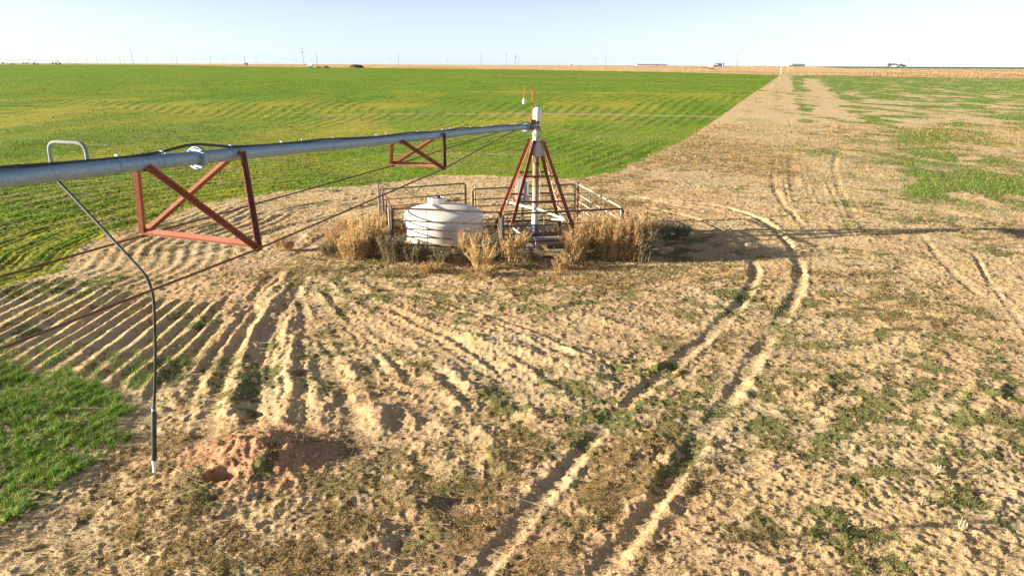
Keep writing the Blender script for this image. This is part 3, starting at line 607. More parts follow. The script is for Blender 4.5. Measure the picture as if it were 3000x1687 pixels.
# dry grass beyond the fields
x, y = lscatter(60000, 130, 1500); w1_ = sdist(x, y, F1); w3_ = sdist(x, y, F3); a_ = x / y
k = (w1_ < -1) & (w3_ < -1) & ~((y < 330) & (a_ < .3)) & ~((a_ > .41) & (y > 820)) & (rng.random(len(x)) < .25 + sst(.4, .6, fbm(x / 20, y / 50, 3, 231))); x, y = x[k], y[k]; n = len(x)
tuss = sst(.55, .7, fbm(x / 9, y / 12, 3, 232)) * sst(.4, .5, x / y) * (y < 520)
o = blades("dry_grass", x, y, zground(x, y), rng.uniform(.1, .4, n) * (1 + 3 * tuss), y * .0011, tints(n, [(.58, .42, .21), (.46, .31, .15), (.36, .20, .09)], [1.4, 1, .3], .1, np.clip(rng.random(n) * .9 + tuss * .6, 0, .99)), .5, m='dry', two=False)
setp(o, "straw coloured dry grass beyond the green fields", "dry grass", kind="stuff")
# litter of stalks
x, y = lscatter(9000, 6.5, 30); w1_, w2_, g_, b_, w3_, f1_, f2_ = cover(x, y); k = rng.random(len(x)) < (.10 + .55 * b_ + .5 * blob(x, y, 1250, 790, 420, 40)) * (w1_ < .1) * (w2_ < .1); x, y = x[k], y[k]; n = len(x)
L_ = rng.gamma(2.2, .06, n) + .04; az = rng.normal(.1, .8, n) + (rng.random(n) < .3) * 1.5; w = np.maximum(.005, y * .0006); zz = zground(x, y) + .012 + rng.random(n) * .02
dx, dy = np.cos(az) * L_ / 2, np.sin(az) * L_ / 2; nx, ny_ = -np.sin(az) * w / 2, np.cos(az) * w / 2; up_ = L_ * rng.normal(0, .18, n)
V = np.stack([np.stack([x - dx - nx, y - dy - ny_, zz], 1), np.stack([x - dx + nx, y - dy + ny_, zz + w * .6], 1), np.stack([x + dx + nx, y + dy + ny_, zz + np.abs(up_) + w * .6], 1), np.stack([x + dx - nx, y + dy - ny_, zz + np.abs(up_)], 1)], 1).reshape(-1, 3)
o = npmesh("dead_stalks", V, np.arange(n * 4), np.full(n, 4), M['dry'], None, np.repeat(tints(n, [(.45, .36, .22), (.34, .27, .18), (.22, .17, .12), (.55, .50, .40)], [1, 1, .6, .3]), 4, 0)); setp(o, "pale dead stalks strewn over the trodden soil", "stalks", kind="stuff")
# clods of earth
nc = 60000; x, y = lscatter(nc, 6.5, 30); k = rng.random(nc) < (.35 + 1.0 * np.exp(-(np.hypot(x - MC[0], y - MC[1]) / 1.3) ** 2) + .35 * sst(.5, .65, fbm(x / .9, y / .9, 2, 241)))
xe = MC[0] + rng.normal(0, .6, 500); ye = MC[1] + rng.normal(0, .5, 500); x = np.concatenate([x[k], xe]); y = np.concatenate([y[k], ye]); n = len(x)
k = (np.hypot(x - HOLE1[0], y - HOLE1[1]) > .3) & (np.hypot(x - HOLE2[0], y - HOLE2[1]) > .25) & (sdist(x, y, F2) < 0) & (sdist(x, y, F1) < 0); x, y = x[k], y[k]; n = len(x)
s = np.minimum(rng.gamma(1.6, .0035, n) + .005, .035) * np.maximum(1, y / 16); U = np.array([(1, 0, 0), (-1, 0, 0), (0, 1, 0), (0, -1, 0), (0, 0, .8), (0, 0, -.6)]); V = U[None] * s[:, None, None] * rng.uniform(.6, 1.3, (n, 6, 1))
V = V + np.stack([x, y, zground(x, y) + s * .3], 1)[:, None]; T = np.array([(0, 2, 4), (2, 1, 4), (1, 3, 4), (3, 0, 4)]); Fl = (np.arange(n)[:, None, None] * 6 + T[None]).ravel()
rd = np.exp(-(np.hypot(x - MC[0], y - MC[1]) / 1.3) ** 2)[:, None]; tc_ = (np.array([(.52, .37, .23)]) * (1 - rd) + np.array([(.55, .30, .18)]) * rd) * (1 + rng.normal(0, .1, (n, 1)))
o = npmesh("soil_clods", V.reshape(-1, 3), Fl, np.full(n * 4, 3), M['dry'], None, np.repeat(tc_.clip(.02, .9), 6, 0)); setp(o, "small reddish earth clods scattered over the soil and the dug mound", "clods", kind="stuff")

# ------------------------------------------------------------------ irrigation machine
PV = np.array([.78, 23.9, 3.86]); e0 = aty(0, 523, 6.476)
DR = e0 - PV; DR[2] = 0; DR /= np.linalg.norm(DR); LT = np.array([-DR[1], DR[0], 0]); LT = LT if LT[0] > 0 else -LT
SS = [0, 1.119, 3.534, 4.708, 7.977, 9.897, 12.257, 13.819, 14.906, 15.778, 16.512, 17.119, 17.869, 18.244, 21.0, 26.0, 32.0]
ZZ = [3.86, 3.945, 4.077, 4.143, 4.300, 4.392, 4.510, 4.595, 4.650, 4.690, 4.722, 4.750, 4.780, 4.796, 4.86, 4.90, 4.88]
def pz(s): return float(np.interp(s, SS, ZZ))
def PT(s, w=0.0, dz=0.0, z=None): p = PV + DR * s + LT * w; p[2] = (pz(s) + dz) if z is None else z; return p
RP = .084
span = thing("irrigation_span", "long sky-tinted galvanised irrigation pipe with red trusses, running left from the pivot tower", "irrigation pipe", PT(0.6, 0, 0))
ss = [.95] + [s for s in np.arange(1.5, 30.1, .75)]
t = MB().tube([PT(s) for s in ss], RP, 24); pipe = t.build("water_pipe", M['galv'], span, True)
def ring(s0, s1, r, n=24): return MB().tube([PT(s0), PT(s1)], r, n)
for s in (15.72, 1.3, 28.0):
    fl = ring(s - .03, s + .03, RP + .055); fl.build("flange", M['galv'], span, True, "pale round bolted flange")
for s in (15.72,):
    for k in range(8):
        a = k * math.pi / 4; o_ = LT * math.cos(a) * (RP + .037) + np.array([0, 0, 1]) * math.sin(a) * (RP + .037); MB().tube([PT(s - .055) + o_, PT(s + .055) + o_], .010, 6).build("flange_bolt", M['galv'], span)
# black control cable strapped on top of the pipe
pts = []
for s in np.arange(.4, 30, .25):
    lift = .022 + .06 * math.exp(-((s - 15.75) / .42) ** 2) + .012 * math.sin(s * 2.1) + .05 * math.exp(-((s - 1.35) / .4) ** 2)
    pts.append(PT(s, .025 + .02 * math.sin(s * .7), RP + lift - .012))
MB().tube(pts, .017, 8).build("control_cable", M['black'], span, True)
for s in (16.32, 16.95, 15.12, 14.0, 12.6, 11.1, 9.3, 8.0, 6.2, 4.6, 2.9): cl = MB(); cl.tube([PT(s - .02, 0, .0), PT(s + .02, 0, .0)], RP + .004, 20, False); cl.box(PT(s, .03, RP + .035), (.035, .04, .02), math.atan2(DR[1], DR[0])); cl.build("cable_strap", M['galv'], span)
# plugged outlets along the top
for s in (16.2, 13.4, 10.6, 7.4, 5.2, 2.4):
    MB().tube([PT(s, -.02, RP - .01), PT(s, -.02, RP + .05)], .014, 8).build("outlet_plug", M['galv'], span, True)
# trusses: four angle-iron legs and a cross member each; rods run between them
TRS = [(8.72, 3.72, 1.02, .68, .66), (15.2 + .5, 3.655, .80, .985, .90), (22.6, 3.63, .8, .95, .95), (29.2, 3.7, .8, .95, .95)]
TRS[0] = (9.07, 3.735, 1.02, .68, .56); 
def member(name, a, b, w, up, fx=1, fy=1):
    MB().angle(a, b, w, .008, up, fx, fy).build(name, M['red'], span)
ends = []
FIT = [(G(1150, 483, 3.735), G(1300, 492, 3.735)), (G(421, 685, 3.66), G(755, 725, 3.66))]
TRS[0] = (9.13, 3.735, 1.05, 0, 0); TRS[1] = (15.79, 3.66, .81, 0, 0)
for ti, (s, z, hs, wa, wb) in enumerate(TRS[:3]):
    A, B = FIT[ti] if ti < 2 else (PT(s, -wa, z=z), PT(s, wb, z=z)); ends.append((A, B)); w = .062
    for q_ in (-1, 1):
        ta = PT(s - q_ * hs, -RP * .9, -.03); tb = PT(s - q_ * hs, RP * 1.0, .02 if q_ > 0 else -.02)
        member("truss_leg", A, ta, w, LT, 1, -1); member("truss_leg", B, tb, w, LT, -1, 1)
        for pp, sg in ((ta, -1), (tb, 1)):
            g_ = MB(); g_.box(pp - np.array([0, 0, .02]) - LT * sg * .02, (.10, .016, .09), math.atan2(DR[1], DR[0])); g_.build("truss_bracket", M['rod'], span)
    MB().angle(A + [0, 0, .012], B + [0, 0, .012], .07, .008, (0, 0, 1), 1, 1).build("cross_member", M['red'], span)
    for p in (A, B): MB().box(p - [0, 0, .02], (.12, .05, .05), math.atan2(DR[1], DR[0])).build("rod_socket", M['rod'], span)
for side in (0, 1):
    sg = -1 if side == 0 else 1
    pr = PT(3.3 if side == 0 else 2.6, sg * RP * .8, -.06)
    for e1 in ends:
        MB().tube([pr, e1[side] - [0, 0, .02]], .0135, 7).build("truss_rod", M['rod'], span, True); pr = e1[side] - [0, 0, .02]
    MB().tube([pr, PT(29.2, sg * .95, z=3.7)], .0135, 7).build("truss_rod", M['rod'], span, True)
# goose-neck outlet and the hose hanging from it
gs = 17.30
def arc3(p0, p1, p2, r, n=6):
    p0, p1, p2 = map(np.array, (p0, p1, p2)); a = p1 + (p0 - p1) / np.linalg.norm(p0 - p1) * r; b_ = p1 + (p2 - p1) / np.linalg.norm(p2 - p1) * r
    return [tuple(a * (1 - t) ** 2 + p1 * 2 * t * (1 - t) + b_ * t * t) for t in np.linspace(0, 1, n)]
gA = aty(256, 476, PT(gs)[1]); gsx = PT(gs); g0 = PT(gs, 0, RP - .02); hgt = .17
far_ = g0 - LT * .46 + DR * .03; c1 = g0 + [0, 0, hgt + .03]; c2 = far_ + [0, 0, hgt + .03]; gend = far_ - [0, 0, .02]
path = [tuple(g0)] + arc3(g0, c1, c2, .10) + arc3(c1, c2, gend, .11) + [tuple(gend)]
MB().tube(path, .0195, 12).build("goose_neck", M['neck'], span, True)
MB().tube([gend + [0, 0, .012], gend - [0, 0, .05]], .021, 12).build("hose_clamp", M['galv'], span, True)
sB = 17.6; RB = PT(sB, .90, z=3.655)
hose = thing("drop_hose", "thin black drop hose draped over the rod, hanging to a dark weight above the soil", "hose", RB)
tip = aty(452, 1383, RB[1] + .02)
hp = [gend, gend - [0, 0, .08], gend - [0, 0, .17] + LT * .03]
q0 = hp[-1]; qc = RB + np.array([0, 0, .03]) + LT * .02; qd = (qc - q0) / np.linalg.norm(qc - q0); qa = qc - qd * .22; qb = qc + (tip - qc) / np.linalg.norm(tip - qc) * .30
hp += [q0 + (qa - q0) * t_ for t_ in np.linspace(.15, 1, 6)] + [qa * (1 - t_) ** 2 + qc * 2 * t_ * (1 - t_) + qb * t_ ** 2 for t_ in np.linspace(.12, 1, 9)]
wt0 = RB + (tip - RB) * .645; wt0[2] = RB[2] + (tip[2] - RB[2]) * .645
for t_ in np.linspace(.15, 1, 7): hp.append(qb + (wt0 - qb) * t_ + LT * .015 * math.sin(math.pi * t_))
MB().tube(hp, .0155, 10).build("hose_line", M['hose'], hose, True)
dn = (tip - RB) / np.linalg.norm(tip - RB); Ld = np.linalg.norm(tip - wt0)
MB().tube([wt0 + dn * .0, wt0 + dn * .02, wt0 + dn * (Ld * .78), wt0 + dn * (Ld * .80)], [.018, .027, .027, .02], 14).build("weight", M['hose'], hose, True)
MB().tube([wt0 - dn * .02, wt0 + dn * .004], [.021, .025], 12).build("clamp", M['galv'], hose, True)
e_ = wt0 + dn * (Ld * .80); MB().tube([e_, e_ + dn * .035, e_ + dn * .04, e_ + dn * .075, e_ + dn * .08, e_ + dn * .15], [.024, .027, .020, .020, .015, .018], 12).build("nozzle", M['plastic'], hose, True)

# ------------------------------------------------------------------ pivot tower
PX, PY = PIV; YAW = R(8)
tower = thing("pivot_tower", "red four-legged pivot tower with riser pipe and white domed cap in the middle", "pivot tower", (PX, PY, 0), YAW)
def tl(x, y, z): return np.array([PX + x * math.cos(YAW) - y * math.sin(YAW), PY + x * math.sin(YAW) + y * math.cos(YAW), z])
def hsd(z): return (.27 + (3.45 - z) * .655) / 2
def corner(i, z): sx, sy = ((-1, -1), (1, -1), (1, 1), (-1, 1))[i]; h_ = hsd(z); return tl(sx * h_, sy * h_, z)
for i in range(4):
    fx = 1; MB().angle(corner(i, .05), corner(i, 3.45), .115, .009, tl(0, 0, 0) * 0 + [math.cos(YAW + i * math.pi / 2), math.sin(YAW + i * math.pi / 2), 0], -1, 1).build("leg", M['red'], tower)
    MB().box(corner(i, .05), (.22, .22, .02), YAW).build("foot_plate", M['red'], tower)
for z, faces in ((2.34, (0, 1, 2, 3)), (1.55, (0, 1, 2, 3)), (.52, (0, 2))):
    for i in faces:
        a, b_ = corner(i, z), corner((i + 1) % 4, z); MB().angle(a, b_, .06, .007, (0, 0, 1), 1, -1).build("cross_bar", M['red'], tower)
# pale conduits tied across from corner to riser to corner
zc = 1.12
for a, b_, nm in ((corner(3, zc + .12), tl(-.06, -.10, zc + .04), 'a'), (tl(.06, -.10, zc + .04), corner(1, zc - .22), 'b')): MB().tube([a, b_], .036, 10).build("conduit", M['plastic'], tower, True)
MB().tube([corner(1, .92), tl(.55, -.2, .8), corner(2, .55)], .028, 8).build("conduit", M['plastic'], tower, True)
MB().tube([corner(3, .62), tl(-.6, -.85, .45), corner(0, .35)], .026, 8).build("conduit", M['plastic'], tower, True)
# ladder on the right-hand face
for k, z in enumerate(np.arange(.75, 3.1, .31)):
    a, b_ = corner(1, z), corner(2, z); m1 = a + (b_ - a) * .30; m2 = a + (b_ - a) * .85
    MB().tube([m1, m2], .017, 8).build("ladder_rung", M['palerail'], tower, True)
MB().bar(corner(1, .5) * .2 + corner(2, .5) * .8, corner(1, 3.1) * .2 + corner(2, 3.1) * .8, .035, .035).build("ladder_rail", M['palerail'], tower)
C = lambda z: (PX, PY, z)
MB().lathe((PX, PY, 0), [(.16, .0), (.16, .06), (.105, .062), (.105, .62)], 24).build("riser_base", M['blue'], tower, True)
MB().lathe((PX, PY, 0), [(.118, .62), (.118, .98), (.108, 1.0), (.105, 1.18)], 24).build("riser_collar", M['white'], tower, True)
MB().lathe((PX, PY, 0), [(.105, 1.18), (.105, 1.84), (.13, 1.845), (.13, 1.87), (.105, 1.875)], 24).build("lower_riser", M['palepipe'], tower, True)
MB().lathe((PX, PY, 0), [(.105, 1.875), (.108, 2.85), (.13, 2.86), (.13, 2.92), (.10, 2.93), (.10, 3.05)], 24).build("upper_riser", M['brownpipe'], tower, True)
sl = MB(); sl.box((PX, PY, 3.14), (.27, .27, .46), YAW)
sl.box(tl(.19, .0, 3.12), (.16, .012, .40), YAW); sl.box(tl(-.17, .0, 3.12), (.10, .012, .36), YAW); sl.build("top_bracket", M['white'], tower)
MB().lathe((PX, PY, 0), [(.155, 3.40), (.155, 3.44), (.118, 3.445), (.118, 3.62), (.135, 3.63), (.135, 3.67), (.11, 3.68), (.12, 3.80)], 28).build("bearing", M['white'], tower, True)
el_ = MB(); c0 = np.array(C(3.86)); pe = [C(3.74), C(3.80)] + [tuple(c0 + [0, 0, -.06] + np.array([0, 0, 1]) * (.10 * math.sin(a)) + DR * (.10 * (1 - math.cos(a)))) for a in np.linspace(0, 1.5, 6)] + [tuple(PT(.35)), tuple(PT(.62))]
el_.tube(pe, .108, 20).build("elbow", M['galv'], tower, True)
MB().tube([PT(.58), PT(.98)], .104, 20).build("rubber_coupling", M['black'], tower, True)
for s in (.64, .78, .92): MB().tube([PT(s - .015), PT(s + .015)], .109, 20).build("coupling_clamp", M['galv'], tower, True)
MB().angle(PT(.0, .14, -.03), PT(1.15, .13, -.03), .06, .008, (0, 0, 1), 1, 1).build("coupling_bar", M['red'], tower); MB().angle(PT(.0, -.14, -.03), PT(1.15, -.13, -.03), .06, .008).build("coupling_bar", M['red'], tower)
cpr = [(.125, 4.05), (.142, 4.06), (.142, 4.36)] + [(.142 * math.cos(a), 4.36 + .14 * math.sin(a)) for a in np.linspace(.15, 1.5, 8)]
MB().lathe((PX + .02, PY, 0), cpr, 28).build("domed_cap", M['plastic'], tower, True)
MB().lathe((PX + .02, PY, 0), [(.07, 3.9), (.07, 4.06)], 16).build("cap_neck", M['rod'], tower, True)
# hooked lamp pole
b0 = PT(.42, 0, .10); lb = MB(); lb.box(b0 + [0, 0, .06], (.17, .13, .15), YAW); lb.build("lamp_bracket", M['red'], tower)
lx = b0[0] - .02; ly = b0[1]; tp = [(lx, ly, 3.98), (lx, ly, 4.9)] + [(lx - .135 + .135 * math.cos(a), ly, 4.98 + .15 * math.sin(a)) for a in np.linspace(0, math.pi, 12)] + [(lx - .272, ly, 4.85), (lx - .275, ly, 4.76)]
MB().tube(tp, .0165, 10).build("lamp_pole", mat("orange_rust_pole", (.36, .14, .06), .7, 0, (9, (.28, .10, .05), .6)), tower, True)
MB().lathe((lx - .275, ly, 0), [(.02, 4.79), (.028, 4.76), (.055, 4.71), (.062, 4.66), (.05, 4.63), (.03, 4.61)], 16).build("lamp", M['plastic'], tower, True)
# cables looping down from the elbow
MB().tube([PT(1.5, .05, RP + .02), PT(1.1, .16, .02), PT(.85, .2, -.28), tl(-.28, -.1, 3.35), tl(-.17, -.16, 3.1), tl(-.15, -.17, 2.95)], .013, 8).build("loose_cable", M['black'], tower, True)
MB().tube([PT(.2, .15, -.05), tl(.16, -.12, 3.7), tl(.12, -.14, 3.58), tl(-.02, -.16, 3.5), tl(-.05, -.17, 3.2), tl(-.10, -.17, 3.02)], .012, 8).build("loose_cable", M['black'], tower, True)
MB().tube([PT(1.35, -.02, RP + .02), PT(1.6, -.04, RP + .12), PT(1.9, -.04, RP + .09), PT(2.05, -.03, RP)], .008, 6).build("loose_cable", M['black'], tower, True)
MB().tube([tl(-.10, -.16, 3.0), tl(-.11, -.17, 2.75), tl(-.05, -.17, 2.66), tl(.10, -.16, 2.68)], .02, 8).build("conduit", M['rod'], tower, True)
MB().tube([tl(.08, -.16, 2.56), tl(.15, -.14, 2.3), tl(.13, -.12, 1.7), tl(.12, -.12, 1.2)], .016, 8).build("conduit", M['palerail'], tower, True)
# control cabinet on its own stand behind the riser
cab = thing("control_cabinet", "grey control cabinet standing behind the riser inside the tower legs", "control box", (.36, 24.75, 0), R(-4))
cx, cy = .36, 24.75
MB().box((cx, cy, 1.60), (.44, .24, .80), R(-4)).build("cabinet_body", M['box'], cab)
MB().box((cx + .01, cy - .127, 1.60), (.38, .012, .72), R(-4)).build("cabinet_door", M['box'], cab)
MB().box((cx + .05, cy - .145, 1.60), (.022, .02, .74), R(-4)).build("door_bar", M['rod'], cab)
MB().box((cx - .245, cy, 1.55), (.05, .20, .42), R(-4)).build("side_box", M['plastic'], cab)
MB().tube([(cx, cy, 0), (cx, cy, 1.2)], .045, 10).build("stand", M['palepipe'], cab, True)

# ------------------------------------------------------------------ pad, valve, concrete pipe, tank, small box
pad = MB(); pad.box((.95, 23.55, .0), (3.1, 2.75, .20), R(4)); o = pad.build("concrete_pad", M['concrete']); setp(o, "worn concrete pad under the red tower", "concrete pad")
cp = MB(); a, b_ = np.array([.72, 22.62, .28]), np.array([2.05, 23.0, .28]); n_ = 20
dd = Vector(b_ - a).normalized(); xx, yy = cp.frame(dd); prof = [(a, .165), (b_, .165), (b_, .12), (a, .12)]; vs = []
for p, r_ in prof:
    for k in range(n_):
        an = 2 * math.pi * k / n_; vs.append(Vector(p) + xx * math.cos(an) * r_ + yy * math.sin(an) * r_)
cp.add(vs, [(i * n_ + k, i * n_ + (k + 1) % n_, ((i + 1) % 4) * n_ + (k + 1) % n_, ((i + 1) % 4) * n_ + k) for i in range(4) for k in range(n_)])
o = cp.build("concrete_pipe", M['concrete'], None, True); setp(o, "open-ended concrete pipe lying on the pad before the tower", "concrete pipe")
vl = thing("valve_assembly", "blue flanged valve and pump casting at the foot of the riser", "valve", (.55, 23.45, .1))
MB().tube([(.42, 23.35, .36), (.95, 23.42, .36)], .10, 14).build("valve_body", M['blue'], vl, True)
for x_ in (.42, .95): MB().tube([(x_ - .02, 23.36, .36), (x_ + .02, 23.365, .36)], .15, 16).build("flange", M['blue'], vl, True)
MB().tube([(.62, 23.38, .42), (.62, 23.38, .62)], .03, 8).build("valve_stem", M['rod'], vl, True)
MB().tube([(.62 + .11 * math.cos(a), 23.38 + .11 * math.sin(a), .62) for a in np.linspace(0, 2 * math.pi, 15)], .012, 6).build("hand_wheel", M['blue'], vl, True)
MB().box((.25, 23.3, .27), (.22, .2, .34), R(10)).build("pump_housing", M['blue'], vl)
TX, TY, TR_ = -2.42, 24.65, 1.41
tank = thing("liquid_tank", "squat white plastic liquid tank inside the pipe panel pen", "tank", (TX, TY, 0))
pr = [(TR_ - .02, .0), (TR_ + .0, .05), (TR_ - .005, .62)]
pr += [(TR_ - .10 + .10 * math.cos(a), .64 + .10 * math.sin(a)) for a in np.linspace(.1, 1.15, 5)]
pr += [(TR_ * math.cos(a) * .985 + .0, .765 + .375 * math.sin(a)) for a in np.linspace(.12, 1.5, 16)] + [(.02, 1.142)]
MB().lathe((TX, TY, 0), pr, 72).build("tank_body", M['tank'], tank, True)
hx, hy = TX - .26, TY + .22
MB().lathe((hx, hy, 0), [(.31, 1.0), (.31, 1.25), (.325, 1.26), (.325, 1.31), (.285, 1.325), (.28, 1.31)], 10).build("manway_collar", M['tank'], tank)
MB().lathe((hx, hy, 0), [(.26, 1.27), (.26, 1.31), (.24, 1.32), (.05, 1.325)], 28).build("manway_lid", mat("grimy_lid", (.38, .37, .33), .6, 0, (8, (.16, .15, .13), .8)), tank, True)
lv = MB(); lv.box((hx + .08, hy, 1.37), (.10, .10, .09), .3); lv.tube([(hx + .06, hy, 1.40), (hx - .02, hy + .02, 1.43)], .02, 8); lv.build("lid_vent", M['black'], tank)
MB().tube([(TX + 1.1, TY - .85, .12), (TX + 1.28, TY - 1.0, .12)], .04, 12).build("outlet_fitting", M['black'], tank, True)
bx = thing("plastic_case", "small white plastic case on the ground beside the tank", "case", (-.72, 22.75, 0), R(6))
MB().box((-.72, 22.75, .13), (.52, .34, .26), R(6)).build("case_body", M['plastic'], bx); MB().box((-.72, 22.75, .275), (.54, .36, .03), R(6)).build("case_lid", M['plastic'], bx); MB().box((-.72, 22.575, .245), (.53, .012, .02), R(6)).build("case_seam", M['black'], bx)
# ------------------------------------------------------------------ pen of pipe panels
RZ = [1.5, 1.12, .865, .61, .355, .10]
def panel(p0, p1, label, mname, group="pipe panels round the pen", nup=2, top=1.5, tilt=0.0, corners=(1, 1), upm=None, rr_=.027):
    p0 = np.array([*p0, 0.]); p1 = np.array([*p1, 0.]); u = (p1 - p0) / np.linalg.norm(p1 - p0); nrm = np.array([-u[1], u[0], 0]); L_ = np.linalg.norm(p1 - p0)
    def pt(s, z): return p0 + u * s + nrm * (tilt * z) + [0, 0, z]
    t = thing("pipe_panel", label, "fence panel", tuple(p0), 0, group); m = M[mname]
    k = top - 1.5; r = .12; P = []
    P += [pt(0, .0), pt(0, top - r)] + [pt(r * (1 - math.cos(a)), top - r + r * math.sin(a)) for a in np.linspace(.3, 1.57, 5)] if corners[0] else [pt(0, top)]
    P += [pt(L_ - r * (1 - math.cos(a)), top - r + r * math.sin(a)) for a in np.linspace(1.57, .3, 5)] + [pt(L_, top - r), pt(L_, 0)] if corners[1] else [pt(L_, top)]
    MB().tube(P, rr_ + .003, 10).build("outer_frame", m, t, True)
    for z in RZ[1:]: MB().tube([pt(.0, z + k), pt(L_ / 2, z + k - .012), pt(L_, z + k)], rr_ * .82, 8).build("rail", m, t, True)
    for s in [L_ * (i + 1) / (nup + 1) + .0 for i in range(nup)]: MB().bar(pt(s, .05) - nrm * .026, pt(s, top - .01) - nrm * .026, .034, .012, tuple(u)).build("upright", M[upm or mname], t)
    for s, c in ((.045, corners[0]), (L_ - .045, corners[1])):
        MB().bar(pt(s, .0), pt(s, top - .03), .03, .03).build("upright", M[upm or mname], t)
    return t
panel((-3.80, 22.05), (-.38, 21.45), "rusty brown pipe panel in front of the white tank", 'rust', upm='oldgreen')
panel((-.30, 21.15), (3.50, 22.12), "rusty brown pipe panel in front of the tower, behind the big weed clump", 'rust', upm='oldgreen')
panel((2.50, 26.85), (3.46, 22.30), "pale sun-bleached pipe panel slanting back along the right side of the pen", 'palerail', tilt=0)
panel((-1.46, 25.66), (2.40, 26.92), "grey pipe panel behind the tower legs at the back of the pen", 'oldgreen')
panel((-4.72, 25.55), (-1.78, 27.02), "dark greenish pipe panel behind the tank at the back left", 'oldgreen')
panel((-4.93, 26.25), (-3.86, 22.15), "leaning brown pipe panel seen edge-on at the left end of the pen", 'rust', tilt=.03)
def post(x, y, h_, label, m='wood', r=.045):
    o = MB().tube([(x, y, 0), (x + .01, y, h_ * .5), (x, y, h_)], [r, r * .95, r * .9], 8).build("fence_post", M[m], None, True); setp(o, label, "post", "posts of the pen")
post(2.47, 26.80, 1.62, "dark upright post at the back right corner of the pen", 'rod', .055)
post(-3.88, 21.98, 1.55, "grey steel post at the front left corner beside the tank panel", 'steelfar', .035)
post(-4.99, 26.32, 1.58, "weathered post at the far left corner of the pen", 'wood', .04)
post(-.36, 21.28, 1.35, "pale post between the two front panels", 'oldgreen', .02)
post(-1.36, 25.72, 1.62, "thin pale post at the left end of the back panel", 'palerail', .025)

# ------------------------------------------------------------------ tall dry weeds round the pen: each a plant of its own
def stalky(name, label, cx, cy, h_, rad, nst, ntw, cols, group, cat="dry weed", spread=.35, fuzz=1.0, seed=0, lean=(0, 0)):
    r_ = np.random.default_rng(100 + seed); V = []; Fl = []; TT = []
    z0 = float(zground(np.array([cx]), np.array([cy]))[0])
    def strips(A, B, w, col):
        n = len(A); D = B - A; az = r_.uniform(0, math.pi, n); S = np.stack([np.cos(az), np.sin(az), r_.normal(0, .3, n)], 1) * (w / 2)[:, None]
        v = np.stack([A - S, A + S, B + S * .45, B - S * .45], 1).reshape(-1, 3); k = sum(len(q) for q in V)
        V.append(v); Fl.append(np.arange(n * 4) + k); TT.append(np.repeat(col, 4, 0))
    n = nst; a = r_.uniform(0, 2 * math.pi, n); q = np.sqrt(r_.random(n)) * rad * .75; B0 = np.stack([cx + np.cos(a) * q, cy + np.sin(a) * q * .7, np.zeros(n)], 1); B0[:, 2] = zground(B0[:, 0], B0[:, 1]) - .02
    a2 = a + r_.normal(0, .7, n); sp = r_.uniform(.1, 1, n) * spread; hh = h_ * r_.uniform(.55, 1.08, n)
    Tp = B0 + np.stack([np.cos(a2) * sp * hh + lean[0] * hh, np.sin(a2) * sp * hh + lean[1] * hh, hh], 1); Mi = B0 * .5 + Tp * .5 + np.stack([-np.cos(a2), -np.sin(a2), np.zeros(n)], 1) * (sp * hh * .16)[:, None]
    cs = tints(n, cols, [1] * len(cols), .15); strips(B0, Mi, np.full(n, .018), cs); strips(Mi, Tp, np.full(n, .012), cs)
    m = ntw; i = r_.integers(0, n, m); t = r_.beta(2.2, 1.4, m) * .95 + .05
    S0 = np.where((t < .5)[:, None], B0[i] + (Mi[i] - B0[i]) * (t * 2)[:, None], Mi[i] + (Tp[i] - Mi[i]) * (t * 2 - 1)[:, None])
    az = r_.uniform(0, 2 * math.pi, m); up = r_.uniform(.2, 1.3, m); L = r_.gamma(2, .055, m) * (1.3 - .6 * t) * h_
    E_ = S0 + np.stack([np.cos(az) * np.cos(up), np.sin(az) * np.cos(up), np.sin(up)], 1) * L[:, None]; strips(S0, E_, np.full(m, .011), tints(m, cols, [1] * len(cols), .2))
    m2 = int(m * 2.2 * fuzz); j = r_.integers(0, m, m2); t = r_.random(m2)[:, None]; S1 = S0[j] + (E_[j] - S0[j]) * t; az = r_.uniform(0, 2 * math.pi, m2); up = r_.uniform(-.3, 1.4, m2); L = r_.uniform(.02, .075, m2)
    E2 = S1 + np.stack([np.cos(az) * np.cos(up), np.sin(az) * np.cos(up), np.sin(up)], 1) * L[:, None]; strips(S1, E2, r_.uniform(.006, .016, m2), tints(m2, cols, [1] * len(cols), .25))
    v = np.concatenate(V) - [cx, cy, z0]; o = npmesh(name, v, np.concatenate(Fl), np.full(len(v) // 4, 4), M['dry'], None, np.concatenate(TT)); o.location = (cx, cy, z0)
    return setp(o, label, cat, group)
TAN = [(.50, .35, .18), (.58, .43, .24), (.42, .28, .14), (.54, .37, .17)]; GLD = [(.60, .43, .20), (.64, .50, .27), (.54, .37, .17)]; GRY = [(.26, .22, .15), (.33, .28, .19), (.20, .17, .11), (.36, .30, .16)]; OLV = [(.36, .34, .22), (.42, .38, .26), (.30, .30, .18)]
GW = "tall dry weeds round the pen"
